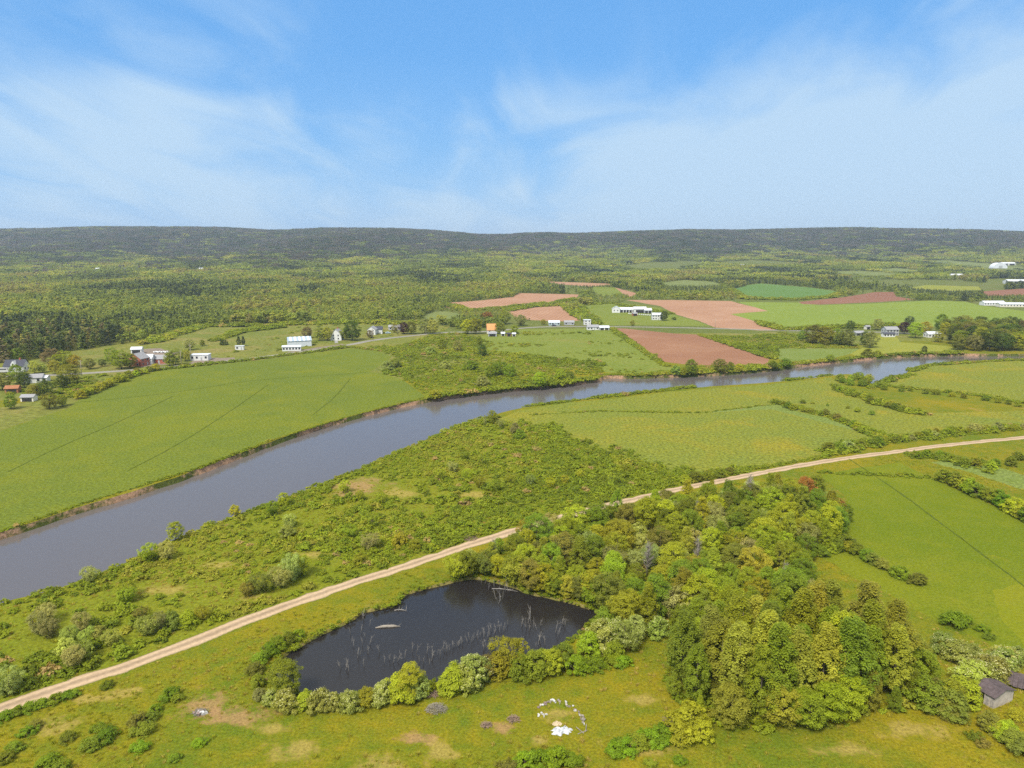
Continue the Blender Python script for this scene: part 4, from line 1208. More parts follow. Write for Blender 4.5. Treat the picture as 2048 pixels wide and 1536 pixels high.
# ---------------------------------------------------------------- trees across the river, by houses and along the far bank
FAR_TREES = [  # u, v base, h, kind, hue, label
    (1382, 748, 9.5, 'broadleaf', 'green', 'dark round tree on river bank below ploughed soil'), (1352, 748, 5.0, 'shrub', 'pale', 'pale willow bush on river bank below ploughed soil'), (1366, 749, 4.0, 'shrub', 'fresh', 'small bush beside dark bank tree'), (1440, 745, 9.0, 'broadleaf', 'olive', 'broad olive tree on river bank below ploughed soil'),
    (1460, 743, 6.0, 'broadleaf', 'green', 'smaller green tree beside the broad olive bank tree'), (1478, 741, 4.0, 'shrub', 'fresh', 'low bush at river edge beyond the olive tree'), (1545, 737, 5.5, 'broadleaf', 'green', 'small tree at the river corner of ploughed soil'), (1570, 733, 5.0, 'shrub', 'bush', 'bright bush at river edge beside the pale meadow'), (1848, 707, 5.5, 'broadleaf', 'deep', 'dark lone tree on the lawn edge by river'),
    (1660, 722, 4.5, 'shrub', 'green', 'river-edge bush below the pale meadow'), (1735, 714, 5.5, 'shrub', 'green', 'river-edge bush where lawn meets meadow'), (1755, 712, 4.0, 'shrub', 'fresh', 'small river-edge bush below the lawn'),
    (1740, 695, 12, 'broadleaf', 'grey', 'round grey-green tree on lawn below road'), (1730, 690, 11, 'broadleaf', 'deep', 'dark tree close beside the round grey-green lawn tree'), (1692, 692, 14, 'broadleaf', 'olive', 'wide olive tree at lawn edge beside brushy hedge'), (1625, 688, 15, 'broadleaf', 'olive', 'big spreading olive tree below the road'), (1648, 690, 15, 'broadleaf', 'gold', 'big golden-green tree below the road'), (1672, 688, 13, 'broadleaf', 'green', 'tall green tree in the roadside clump'),
    (1605, 682, 9, 'broadleaf', 'green', 'small green tree at the end of roadside clump'), (1808, 668, 11, 'broadleaf', 'purple', 'dark purple-leaved tree beside the two-storey house'), (1830, 676, 14, 'broadleaf', 'fresh', 'bright green tree right beside purple tree'), (1850, 668, 11, 'broadleaf', 'gold', 'golden-green tree between the riverside houses'), (1876, 684, 9, 'broadleaf', 'fresh', 'bright round tree in front of grey-roofed bungalow'), (1915, 700, 12, 'broadleaf', 'olive', 'olive tree at the edge of riverside wood'),
    (1755, 660, 11, 'broadleaf', 'grey', 'grey-green tree beside the two-storey house'), (1700, 662, 10, 'broadleaf', 'deep', 'dark roadside tree behind the lawn'), (1818, 655, 11, 'broadleaf', 'spruce', 'dark conifer-like tree behind purple tree'),
    (705, 681, 16, 'broadleaf', 'deep', 'tall dark green tree beside white gabled house'), (692, 680, 11, 'broadleaf', 'olive', 'olive tree beside white gabled house'), (640, 681, 11, 'broadleaf', 'olive', 'wide olive tree behind gravel yard'), (655, 681, 11, 'broadleaf', 'fresh', 'green tree between yard and gabled house'), (614, 676, 10, 'broadleaf', 'brown', 'brown-purple tree behind striped-roof shed'), (790, 665, 8, 'broadleaf', 'gold', 'small golden tree by the road bend'),
    (808, 668, 11, 'broadleaf', 'purple', 'dark purplish tree by the road bend'), (822, 668, 12, 'broadleaf', 'olive', 'round olive tree by the road bend'), (850, 667, 14, 'broadleaf', 'grey', 'large grey-green tree beside the road bend'), (866, 668, 13, 'broadleaf', 'pale', 'large pale tree beside the road bend'), (740, 676, 7, 'broadleaf', 'brown', 'brown bush in front of white farm cottage'),
    (935, 668, 13, 'broadleaf', 'fresh', 'bright tree in clump beside orange-roofed house'), (952, 668, 14, 'broadleaf', 'gold', 'golden tree in clump beside orange-roofed house'), (975, 648, 13, 'broadleaf', 'rust', 'reddish tree behind orange-roofed house'), (1000, 668, 11, 'broadleaf', 'green', 'green tree right against orange-roofed house'), (1028, 668, 8, 'broadleaf', 'fresh', 'small round tree beyond orange-roofed house'), (1042, 652, 11, 'broadleaf', 'grey', 'silvery tree on road behind orange-roofed house'), (1010, 648, 13, 'broadleaf', 'green', 'green tree behind orange-roofed house'),
    (1087, 650, 6, 'broadleaf', 'gold', 'small golden tree beside blue-grey bungalow'), (1328, 641, 10, 'broadleaf', 'deep', 'round dark tree beside white farmhouse'), (1265, 652, 6, 'broadleaf', 'olive', 'thin small tree on paddock verge by road'), (1348, 640, 3, 'shrub', 'deep', 'tiny dark bush beyond farmhouse tree'),
    (110, 748, 9, 'broadleaf', 'gold', 'golden tree in roadside hedge line'), (70, 747, 8, 'broadleaf', 'pale', 'pale blossoming tree beside dark-roofed house'), (85, 745, 6, 'broadleaf', 'pale', 'smaller pale tree by dark-roofed house'), (105, 733, 12, 'broadleaf', 'brown', 'bare brownish tree behind the roadside trees'), (130, 735, 11, 'broadleaf', 'fresh', 'bright green tree behind roadside'), (150, 735, 9, 'broadleaf', 'gold', 'golden tree beside the road behind hedge'),
    (140, 768, 12, 'broadleaf', 'gold', 'large golden-green tree on the road verge'), (125, 778, 8, 'broadleaf', 'deep', 'dark round tree below the road verge'), (180, 738, 7, 'broadleaf', 'olive', 'small olive tree beside the road'), (35, 768, 11, 'broadleaf', 'green', 'green tree in front of dark-roofed house'), (50, 775, 9, 'broadleaf', 'deep', 'dark spruce-like tree by low grey house'), (5, 780, 10, 'broadleaf', 'olive', 'brownish tree beside orange shed'),
    (90, 792, 9, 'broadleaf', 'deep', 'dark tree above the dry grass strip'), (68, 795, 7, 'broadleaf', 'olive', 'olive tree beside small grey shed'), (100, 818, 8, 'broadleaf', 'olive', 'wide olive bush-tree at crop field edge'), (125, 812, 6, 'broadleaf', 'fresh', 'green bush-tree at crop field edge'), (22, 818, 7, 'broadleaf', 'green', 'round green tree on the dry grass strip'), (35, 722, 9, 'broadleaf', 'green', 'green tree behind dark-roofed house'),
    (243, 738, 12, 'broadleaf', 'fresh', 'wide bright tree beside red brick house'), (260, 736, 10, 'broadleaf', 'olive', 'olive tree against red brick house'), (225, 728, 11, 'broadleaf', 'green', 'green tree at wood edge near brick house'), (352, 730, 11, 'broadleaf', 'olive', 'olive tree between brick buildings and workshop'), (340, 731, 9, 'broadleaf', 'green', 'green tree behind the roadside brick buildings'), (372, 722, 8, 'broadleaf', 'gold', 'golden tree beside white workshop'), (205, 733, 5, 'broadleaf', 'deep', 'small dark tree on the rough roadside grass'),
    (478, 692, 8, 'poplar', 'spruce', 'slim dark conifer by white trailer'), (487, 692, 8, 'poplar', 'spruce', 'second slim dark conifer by white trailer'), (448, 690, 4, 'shrub', 'deep', 'dark bush in rough pasture'), (405, 692, 5, 'broadleaf', 'green', 'small green tree on rough pasture'), (380, 700, 9, 'broadleaf', 'grey', 'grey-green tree behind brick yard'),
    (775, 740, 5.5, 'shrub', 'grey', 'grey-green willow clump at crop field corner'), (790, 735, 5.5, 'shrub', 'olive', 'olive willow clump at crop field corner'), (860, 708, 5, 'shrub', 'pale', 'pale flowering bush in the far-bank scrub'), (885, 700, 9, 'broadleaf', 'green', 'green tree rising from far-bank scrub'), (915, 705, 9, 'broadleaf', 'grey', 'grey-green tree rising from far-bank scrub'), (965, 712, 8, 'broadleaf', 'deep', 'dark tree in middle of far-bank scrub'), (958, 690, 7, 'broadleaf', 'green', 'green tree at pasture edge of far-bank scrub'),
    (890, 738, 5, 'shrub', 'grey', 'grey willow in far-bank scrub'), (1080, 774, 9, 'broadleaf', 'fresh', 'bright tree leaning over the river'), (1120, 766, 8, 'broadleaf', 'fresh', 'green tree at the river bend'), (1140, 762, 6, 'broadleaf', 'green', 'smaller green tree at the river bend'), (1000, 752, 9, 'broadleaf', 'bush', 'bright round tree in far-bank thicket'), (980, 756, 8, 'broadleaf', 'bush', 'bright green tree in far-bank thicket'), (1020, 755, 8, 'broadleaf', 'bush', 'dense bright tree in far-bank thicket'),
    (965, 774, 6, 'shrub', 'grey', 'grey-green willow bush at river edge'), (870, 796, 4, 'shrub', 'fresh', 'bush at the river corner of crop field'), (942, 740, 6, 'shrub', 'bush', 'bright bush in far-bank thicket'),
]
for u, v, h, k, hue, lb in FAR_TREES:
    nm = 'roadside_tree' if k != 'shrub' else 'riverside_bush'
    plant(k, at(u, v), h, hue, nm, lb, 'tree' if k != 'shrub' else 'bush', blossom=False, wide=1.15 if k == 'broadleaf' else 1.2)
rs = np.random.RandomState(4242)
rw = W([(1905, 690), (1930, 702), (1990, 703), (2060, 700), (2100, 685), (2060, 668), (1960, 664), (1880, 664), (1895, 680)])
for p in scatter(rw, 8.5, 61):
    plant('broadleaf', p, rs.uniform(10, 17), pick(rs, [('green', 3), ('olive', 3), ('deep', 2), ('brown', .5), ('fresh', 1), ('grey', 1)]), 'riverside_tree', 'tree of the mixed riverside wood beyond the bungalow', 'tree', 'trees of the riverside wood', wide=1.1)
print('plants', seq[0])
for u, v, h in ((2030, 1440, 2.2), (1938, 1392, 3.0)):
    plant('shrub', at(u, v), h, 'yellow', 'shed_shrub', 'yellow-green shrub growing against the ruined grey shed', 'shrub', 'shrubs against the ruined shed')

# ---------------------------------------------------------------- masses nobody could count: forest, undergrowth, grass
def instancer(name, protos, pts, rot, scl, idx, tone, label, cat):
    """one stuff object: points that carry copies of a few plant shapes"""
    c = bpy.data.collections.new(name + '_shapes')
    for i, me in enumerate(protos):
        c.objects.link(bpy.data.objects.new('%s_shape_%02d' % (name, i), me))
    me = bpy.data.meshes.new(name)
    P = np.asarray(pts, 'f4')
    me.vertices.add(len(P))
    me.vertices.foreach_set('co', P.ravel())
    for nm, arr, ty in (('rot', rot, 'FLOAT'), ('tone', tone, 'FLOAT')):
        a = me.attributes.new(nm, ty, 'POINT')
        a.data.foreach_set('value', np.asarray(arr, 'f4'))
    a = me.attributes.new('idx', 'INT', 'POINT')
    a.data.foreach_set('value', np.asarray(idx, 'i4'))
    a = me.attributes.new('scl', 'FLOAT_VECTOR', 'POINT')
    a.data.foreach_set('vector', np.asarray(scl, 'f4').ravel())
    me.update()
    o = link(name, me)
    g = bpy.data.node_groups.new(name + '_nodes', 'GeometryNodeTree')
    g.interface.new_socket('Geometry', in_out='INPUT', socket_type='NodeSocketGeometry')
    g.interface.new_socket('Geometry', in_out='OUTPUT', socket_type='NodeSocketGeometry')
    gi, go = g.nodes.new('NodeGroupInput'), g.nodes.new('NodeGroupOutput')
    ci = g.nodes.new('GeometryNodeCollectionInfo')
    ci.inputs['Collection'].default_value = c
    ci.inputs['Separate Children'].default_value = True
    ci.inputs['Reset Children'].default_value = True
    ip = g.nodes.new('GeometryNodeInstanceOnPoints')
    ip.inputs['Pick Instance'].default_value = True

    def attr(nm, ty):
        n = g.nodes.new('GeometryNodeInputNamedAttribute')
        n.data_type = ty
        n.inputs['Name'].default_value = nm
        return n.outputs[0]
    cx_ = g.nodes.new('ShaderNodeCombineXYZ')
    g.links.new(attr('rot', 'FLOAT'), cx_.inputs[2])
    g.links.new(gi.outputs[0], ip.inputs['Points'])
    g.links.new(ci.outputs[0], ip.inputs['Instance'])
    g.links.new(attr('idx', 'INT'), ip.inputs['Instance Index'])
    g.links.new(cx_.outputs[0], ip.inputs['Rotation'])
    g.links.new(attr('scl', 'FLOAT_VECTOR'), ip.inputs['Scale'])
    g.links.new(ip.outputs[0], go.inputs[0])
    md = o.modifiers.new('scatter', 'NODES')
    md.node_group = g
    return tag(o, label, cat, kind='stuff')


def lod_tree(seed, H, R_, sh, n, cr, per, leaf, mat, z0=.12):
    rs = np.random.RandomState(seed)
    cl_ = crown_clumps(rs, n, sh, R_, H * z0, H * .96, cr)
    me = leaf_mesh('tree_shape', cl_, per, leaf, rs, (0, 0, H * .4), up=.45, rnd=.4)
    me.materials.append(mat)
    return me


cone = lambda t: max(.05, 1 - t) * 1.0
FM = M['forest_leaf']
forest_protos = [lod_tree(1 + k, 10, 3.3, oval, 26, 1.3, 9, 1.05, FM) for k in range(4)] + [lod_tree(11 + k, 11, 2.2, spire, 26, 1.0, 9, .95, FM) for k in range(2)] + [lod_tree(21 + k, 12, 2.4, cone, 34, .75, 8, .75, FM, .05) for k in range(3)]
# indices 0-3 broad, 4-5 narrow, 6-8 conifers


def grid_pts(x0, x1, y0, y1, sp, seed):
    rs = np.random.RandomState(seed)
    gx, gy = np.meshgrid(np.arange(x0, x1, sp), np.arange(y0, y1, sp))
    p = np.column_stack([gx.ravel(), gy.ravel()])
    return p + rs.uniform(-.45, .45, p.shape) * sp


_zfields = [z for z, zz in zip(zone_polys, ZONES) if zz[0] not in ('rank_grass_strip',)]
_zbbox = [(np.min(z, 0), np.max(z, 0)) for z in map(np.array, _zfields)]


def in_field(x, y):
    r = np.zeros(len(x), bool)
    for z, (lo, hi) in zip(_zfields, _zbbox):
        c = (x >= lo[0]) & (x <= hi[0]) & (y >= lo[1]) & (y <= hi[1]) & ~r
        if c.any():
            ix = np.where(c)[0]
            r[ix] |= inpoly(x[ix], y[ix], z)
    return r


HOUSE_CLEAR = []       # (x, y, radius) kept free of forest, filled by pixel
for u, v, r_ in ((35, 735, 16), (983, 662, 18), (749, 663, 20), (675, 672, 18), (1264, 622, 45), (1313, 636, 15), (1107, 648, 14), (1137, 648, 14), (1195, 658, 20), (1779, 662, 16), (1862, 670, 14), (1984, 608, 35), (2018, 610, 35), (1488, 534, 40), (1508, 534, 25), (1996, 536, 60), (2014, 530, 60), (2035, 562, 80), (1912, 553, 40),
                (198, 541, 25), (239, 540, 35), (403, 541, 25), (1722, 664, 18), (480, 699, 10), (285, 715, 40), (320, 712, 30), (790, 660, 14), (1645, 562, 20), (1700, 546, 25), (1955, 572, 60)):
    p = at(u, v)
    HOUSE_CLEAR.append((p[0], p[1], r_))


def blocked(x, y, road=7.0):
    r = in_field(x, y) | wet(x, y) | (dist_line(x, y, ROAD_W) < road)
    for hx, hy, hr in HOUSE_CLEAR:
        # also keep the sight line in front of each house open
        r |= (np.abs(x - hx * (y / hy)) < hr * .8) & (y < hy + hr) & (y > hy - hr * 2.2)
    return r


_srs = np.random.RandomState(808)
_sx = np.concatenate([_srs.uniform(-1300, 1300, 330), _srs.uniform(-3600, 3600, 420)])
_sy = np.concatenate([_srs.uniform(420, 1700, 330), _srs.uniform(1500, 4400, 420)])
_st, _ss = _srs.uniform(-.30, .26, 750), _srs.uniform(.7, 1.25, 750)


def stand(x, y):
    """stands of like-aged wood: (tone offset, size) of the nearest stand centre"""
    xw, yw = x + 30 * wav(x / 35., y / 35., 61, 2), y + 45 * wav(x / 40., y / 40., 62, 2)
    i = np.concatenate([np.argmin((xw[a:a + 2000, None] - _sx) ** 2 + ((yw[a:a + 2000, None] - _sy) * .6) ** 2, 1) for a in range(0, len(x), 2000)])
    return _st[i], _ss[i]


def tone_field(x, y, rs):
    """species mix drifts over the valley: greener low, browner and darker up the slope"""
    h = height(x, y)
    n = wav(x / 210., y / 320., 31, 4)
    n2 = wav(x / 60., y / 90., 33, 3)
    up_ = np.interp(h + 18 * n + np.interp(x, [-3000, -600, 0, 600], [25, 20, 0, 0]), [22, 45, 75, 110], [0, .3, .97, 1.0])
    st_off, _ = stand(x, y)
    t = .50 + st_off + .16 * n + .20 * n2 + rs.normal(0, .13, len(x))
    t = np.clip(t - .15 * up_, .04, .80)
    # hill top woods: late leafing brown-grey hardwoods mixed with dark spruce
    top = np.where(rs.rand(len(x)) < .40 + .3 * n2, rs.uniform(.0, .2, len(x)), rs.uniform(.88, 1.0, len(x)))
    return np.where(rs.rand(len(x)) < up_ * (.90 + .25 * n2), top, t)


# mid-distance forest, tree by tree
rs = np.random.RandomState(99)
edge_px = [(-700, 760), (0, 728), (90, 715), (160, 700), (230, 690), (285, 684), (335, 666), (403, 651), (495, 650), (600, 648), (700, 644), (835, 640), (850, 648), (870, 650), (905, 655), (925, 664), (960, 664), (1000, 662), (1040, 652), (1055, 642), (1016, 624), (1180, 642), (1195, 648), (1180, 636), (1160, 625), (1180, 606), (1250, 600), (1470, 601), (1600, 602), (1800, 600), (1990, 612), (2100, 625), (2600, 640)]
wx_edge = np.array([at(*p) for p in edge_px])


def forest_front(x, y):
    """True beyond the wood's near edge, tested by bearing"""
    r = x / y
    be = wx_edge[:, 0] / wx_edge[:, 1]
    o = np.argsort(be)
    return y > np.interp(r, be[o], wx_edge[o, 1])


P1 = grid_pts(-1300, 1300, 420, 1560, 6.0, 71)
P1 = P1[np.abs(P1[:, 0]) < P1[:, 1] * .80 + 40]
x, y = P1[:, 0], P1[:, 1]
right = x > np.interp(y, [400, 600, 800, 1000, 1600], [60, 60, 60, 75, 110])
ok = forest_front(x, y) & ~blocked(x, y)
# right of the barns the land is open with scattered woods
ok &= ~right | (wav(x / 120., y / 160., 55, 3) + .10 * (y > 1150) + rs.normal(0, .2, len(x)) > -.12)
ok &= (rs.rand(len(x)) < .93)
P1 = P1[ok]
x, y = P1[:, 0], P1[:, 1]
tone1 = tone_field(x, y, rs)
idx1 = np.where(tone1 < .24, rs.randint(6, 9, len(x)), np.where(rs.rand(len(x)) < .3, rs.randint(4, 6, len(x)), rs.randint(0, 4, len(x))))
hs1 = rs.uniform(.6, 1.0, len(x)) * stand(x, y)[1]
# young low growth where a field lies just behind, so the field shows over it
for k in (35, 70, 110, 150, 190):
    hs1 = np.where((y > 700) & in_field(x * (1 + k / y), y + k), np.minimum(hs1, .26 + k / 900.), hs1)
# pine plantation at the wood's near edge
plant_poly = W([(-500, 770), (0, 732), (100, 716), (170, 703), (235, 692), (250, 672), (150, 655), (0, 672), (-500, 690)])
pin = inpoly(x, y, plant_poly)
tone1[pin] = rs.choice([.14, .24, .40, .82], pin.sum(), p=[.3, .3, .2, .2]) + rs.normal(0, .02, pin.sum())
idx1[pin] = rs.randint(6, 9, pin.sum())
hs1[pin] = rs.uniform(.85, 1.1, pin.sum())
w1 = rs.uniform(1.0, 1.5, len(x)) * hs1
w1[pin] *= 1.25
instancer('forest', forest_protos, np.column_stack([x, y, height(x, y) - .2]), rs.uniform(0, 6.28, len(x)), np.column_stack([w1, w1, hs1]), idx1, np.clip(tone1, 0, 1), 'mixed spring woodland filling the valley beyond the farms', 'forest')
print('forest', len(x))


# far hill forest: patches of many small trees
def patch(seed):
    rs = np.random.RandomState(seed)
    Vs, Ts = [], []
    for k in range(34):
        px_, py_ = rs.uniform(-18, 18, 2)
        con = rs.rand() < .22
        H = rs.uniform(6.5, 12)
        R_ = rs.uniform(1.4, 2.0) if con else rs.uniform(2.2, 3.8)
        n = 20
        d = unit(rs, n)
        d[:, 2] = np.abs(d[:, 2])
        c = np.array([px_, py_, H * .52])
        zz = rs.rand(n)
        if con:
            p = np.column_stack([d[:, 0] * R_ * (1 - zz), d[:, 1] * R_ * (1 - zz), (zz - .5) * H * .95]) + c
        else:
            p = c + d * [R_, R_, H * .45]
        nr = d * .8 + [0, 0, .3] + rs.normal(0, .3, (n, 3))
        nr /= np.linalg.norm(nr, axis=1)[:, None]
        a = np.cross(nr, unit(rs, n))
        a /= np.linalg.norm(a, axis=1)[:, None] + 1e-9
        b = np.cross(nr, a)
        s = rs.uniform(1.3, 2.2, (n, 1)) * (.7 if con else 1)
        a, b = a * s * .6, b * s * .6
        Vs.append(np.stack([p - a - b * .4, p + a * .4 - b, p + a + b * .4, p - a * .4 + b], 1).reshape(-1, 3))
        Ts.append(np.repeat(np.clip((.12 if con else rs.uniform(.2, .95)) + rs.normal(0, .08, n), 0, 1), 4))
    me = quads('wood_patch', np.concatenate(Vs), np.concatenate(Ts))
    me.materials.append(FM)
    return me


patches = [patch(500 + k) for k in range(7)]
P2 = grid_pts(-3900, 3900, 1500, 4480, 27, 72)
P2 = P2[np.abs(P2[:, 0]) < P2[:, 1] * .80 + 60]
x, y = P2[:, 0], P2[:, 1]
ok = ~blocked(x, y, 0)
open_ = (x > 250) & (y < 2600) & (wav(x / 190., y / 210., 57, 3) < -.62)
ok &= ~open_
P2 = P2[ok]
x, y = P2[:, 0], P2[:, 1]
tone2 = tone_field(x, y, rs)
s2 = rs.uniform(.8, 1.1, len(x))
for k in (40, 80, 120, 170, 220):
    s2 = np.where(in_field(x * (1 + k / y), y + k), np.minimum(s2, .35 + k / 1200.), s2)
instancer('hill_forest', patches, np.column_stack([x, y, height(x, y) - .5]), rs.uniform(0, 6.28, len(x)), np.column_stack([s2, s2, s2 * rs.uniform(.8, 1.15, len(x))]), rs.randint(0, 7, len(x)), np.clip(tone2, 0, 1), 'wooded slopes and skyline of the long hill ridge', 'forest')
print('patches', len(x))

# ---------------------------------------------------------------- undergrowth: low scrub of the river strip, ditches and banks
SM = M['scrub_leaf']


def low_bush(seed, H, R_, n, cr, per, leaf):
    rs = np.random.RandomState(seed)
    cl_ = crown_clumps(rs, n, dome, R_, .05, H * .8, cr)
    me = leaf_mesh('bush_shape', cl_, per, leaf, rs, (0, 0, 0), up=.5, rnd=.45)
    me.materials.append(SM)
    return me


scrub_protos = [low_bush(40 + k, 1.1, 1.25, 22, .42, 16, .30) for k in range(4)] + [low_bush(50 + k, .55, .9, 14, .3, 14, .24) for k in range(3)]


def tuft(seed):
    rs = np.random.RandomState(seed)
    n = 46
    th = rs.uniform(0, 6.28, n)
    r0 = rs.uniform(0, .5, n)
    L = rs.uniform(.22, .5, n)
    ln = rs.uniform(.1, .5, n)
    b = np.column_stack([np.cos(th) * r0, np.sin(th) * r0, np.zeros(n)])
    dir_ = np.column_stack([np.cos(th) * ln, np.sin(th) * ln, np.ones(n)]) * L[:, None]
    side = np.column_stack([-np.sin(th), np.cos(th), np.zeros(n)]) * .05
    V = np.stack([b - side, b + side, b + dir_ + side * .3, b + dir_ - side * .3], 1).reshape(-1, 3)
    me = quads('grass_tuft', V, np.repeat(rs.rand(n), 4))
    me.materials.append(M['tuft_leaf'])
    return me


tufts = [tuft(60 + k) for k in range(4)]
rs = np.random.RandomState(123)
wedge_w = W(wedge_px)
S1 = grid_pts(-330, 330, 90, 420, 1.55, 81)
x, y = S1[:, 0], S1[:, 1]
vis = np.abs(x) < y * .8 + 20
inw = inpoly(x, y, wedge_w) & ~wet(x, y) & vis
dens = .5 + .75 * wav(x / 16., y / 13., 91, 3)
# denser towards the river bend and along the water's edge and trail verge
dn = dist_line(x, y, NEARB_W)
dt = dist_line(x, y, TRAIL_W)
dens += np.interp(x, [-120, -40, 10, 60], [-.35, -.05, .4, .35]) + np.interp(dn, [0, 5, 12], [.7, .3, 0]) + np.interp(dt, [3, 5, 8], [.4, .25, 0])
for bx_, by_, ra_, rb_, an_, c_ in WBLOBS:
    dens[((x - bx_) / ra_) ** 2 + ((y - by_) / rb_) ** 2 < .8] -= .8
ok = inw & (rs.rand(len(x)) < np.clip(dens, 0, 1)) & (dt > 3.0)
pts = [S1[ok]]
dm_ = dist_line(x, y, W([(985, 842), (1080, 862), (1190, 900), (1330, 948), (1420, 946)]))
fr = ~inpoly(x, y, wedge_w) & ~wet(x, y) & vis & (dt > 3) & (dn > 2) & (rs.rand(len(x)) < np.clip(.55 - dm_ / 26. + .5 * wav(x / 8., y / 8., 93, 3), 0, 1) * (dm_ < 22))
pts.append(S1[fr])
# scrub across the river and along the far bank
S2 = grid_pts(-260, 420, 300, 760, 2.2, 82)
x, y = S2[:, 0], S2[:, 1]
scr = [W([(735, 692), (800, 692), (850, 676), (935, 690), (985, 706), (1045, 713), (1195, 730), (1206, 746), (1204, 757), (1060, 774), (900, 792), (855, 793), (803, 757), (768, 747), (790, 715), (760, 702)]),
       W([(1400, 671), (1500, 672), (1570, 665), (1650, 680), (1720, 690), (1720, 697), (1553, 697), (1560, 716), (1515, 704), (1450, 685)]),
       W([(1206, 749), (1264, 749), (1349, 740), (1382, 732), (1532, 731), (1600, 723), (1656, 718), (1724, 712), (1929, 704), (1929, 708), (1724, 718), (1594, 731), (1464, 746), (1349, 751), (1264, 754)]),
       W([(860, 668), (925, 664), (990, 690), (960, 700), (850, 678)]), W([(0, 790), (60, 770), (200, 750), (270, 748), (164, 795), (100, 800)])]
m2 = np.zeros(len(x), bool)
for z in scr:
    m2 |= inpoly(x, y, z)
m2 &= ~wet(x, y) & (rs.rand(len(x)) < np.clip(.72 + .5 * wav(x / 22., y / 22., 92, 3), .1, 1)) & (dist_line(x, y, ROAD_W) > 5)
pts.append(S2[m2])
# field margins and ditch lines
lines = [([(850, 797), (900, 790), (1000, 778), (1060, 773), (1130, 766), (1200, 757)], .5, 1.6), ([(1207, 749), (1264, 751), (1349, 748), (1464, 743), (1553, 735)], .7, 1.4), ([(1594, 728), (1656, 722), (1724, 715), (1816, 708), (1929, 706)], .8, 1.2), ([(0, 1064), (165, 1008), (400, 936), (540, 882), (700, 832), (850, 796)], .35, .55), ([(1042, 814), (1213, 794), (1416, 771), (1580, 760), (1662, 750)], .8, 1.2), ([(1741, 776), (1786, 757), (1822, 750)], 1.5, 1.2), ([(1820, 742), (1858, 731), (1991, 722), (2100, 719)], 1.0, 1.2),
         ([(1060, 830), (1200, 822), (1400, 826), (1556, 808)], .8, .5), ([(1080, 862), (1190, 900), (1330, 946)], 1.5, 1.0), ([(1420, 946), (1560, 930), (1700, 902)], 1.2, .9), ([(1750, 770), (1929, 788), (2060, 808)], 1.5, 1.1), ([(1669, 772), (1758, 806), (1840, 828)], 2.5, 1.3), ([(1553, 806), (1656, 832), (1775, 880)], 2.5, 1.2), ([(1656, 902), (1792, 880), (1963, 862), (2100, 852)], 3, 1.2), ([(1800, 906), (1880, 914), (1980, 934)], 5, 1.1),
         ([(888, 606), (932, 622), (1008, 616), (1076, 611), (1151, 599)], 3, 2.2), ([(1016, 622), (1062, 614), (1127, 611), (1144, 622), (1172, 640)], 3, 2.2), ([(1223, 657), (1281, 698), (1330, 732)], 1.5, 1.2), ([(308, 741), (513, 719), (700, 694), (762, 702)], 1.2, 1.2), ([(1461, 580), (1495, 598), (1587, 600), (1662, 595), (1683, 585)], 4, 2.2), ([(1519, 646), (1567, 660), (1700, 655), (1800, 652)], 3, 2.2), ([(1155, 612), (1158, 626), (1192, 649)], 4, 2.5), ([(1155, 611), (1223, 606), (1340, 628)], 2, 1.6),
         ([(840, 648), (700, 646), (495, 652), (403, 653), (297, 686)], 4, 2.2), ([(430, 682), (480, 664), (560, 655)], 3, 2.0), ([(1640, 945), (1850, 955), (1890, 965)], 1.2, .8), ([(880, 700), (1000, 706), (1195, 728)], 4, 1.2), ([(1399, 670), (1490, 700), (1545, 718)], 1.5, 1.4)]
sc_extra = []
for px, wd_, hh in lines:
    L = resample(W(px), False, 0, 0, 1.3)
    for p in L:
        for q in range(2 if wd_ < 2 else 4):
            sc_extra.append((p[0] + rs.normal(0, wd_ * .6), p[1] + rs.normal(0, wd_ * .6), hh))
for p in resample([tuple(q) for q in POND_W], True, 0, 0, .7):
    for q in range(2):
        sc_extra.append((p[0] + rs.normal(0, .55), p[1] + rs.normal(0, .55), rs.uniform(.25, .55)))
E = np.array(sc_extra)
E = E[~inpoly(E[:, 0], E[:, 1], river_in) & ~inpoly(E[:, 0], E[:, 1], pond_in) & (dist_line(E[:, 0], E[:, 1], TRAIL_W) > 3.2)]
# clumps in the pastures
S3 = grid_pts(-200, 420, 420, 760, 4.2, 83)
x, y = S3[:, 0], S3[:, 1]
pst = zone_polys[[i for i, z in enumerate(ZONES) if z[3].startswith('wide green pasture')][0]]
m3 = inpoly(x, y, pst) & (rs.rand(len(x)) < np.clip(.9 * wav(x / 26., y / 12., 95, 3) - .12 + .2 * (y < 500), 0, .7))
scp = zone_polys[[i for i, z in enumerate(ZONES) if z[3].startswith('rough olive')][0]]
m3 |= inpoly(x, y, scp) & (rs.rand(len(x)) < .12)
pts.append(S3[m3])
S4 = grid_pts(-60, 130, 95, 260, 2.0, 85)
m4 = (inpoly(S4[:, 0], S4[:, 1], wood) | inpoly(S4[:, 0], S4[:, 1], grove)) & ~wet(S4[:, 0], S4[:, 1]) & (dist_line(S4[:, 0], S4[:, 1], TRAIL_W) > 3)
pts.append(S4[m4])
S = np.concatenate(pts)
n = len(S)
base = np.concatenate([np.column_stack([S, np.full(n, 1.0)]), E])
n = len(base)
x, y = base[:, 0], base[:, 1]
sz = base[:, 2] * rs.uniform(.55, 1.3, n) * (1 + .35 * wav(x / 14., y / 14., 96, 2))
far_ = np.interp(y, [150, 500, 900], [1.0, 1.35, 1.7])
ii = np.where(rs.rand(n) < .68, rs.randint(0, 4, n), rs.randint(4, 7, n))
tn = np.clip(.55 + .25 * wav(x / 18., y / 18., 97, 3) + rs.normal(0, .14, n), 0, .86)
tn = np.where(rs.rand(n) < .02, 1.0, tn)
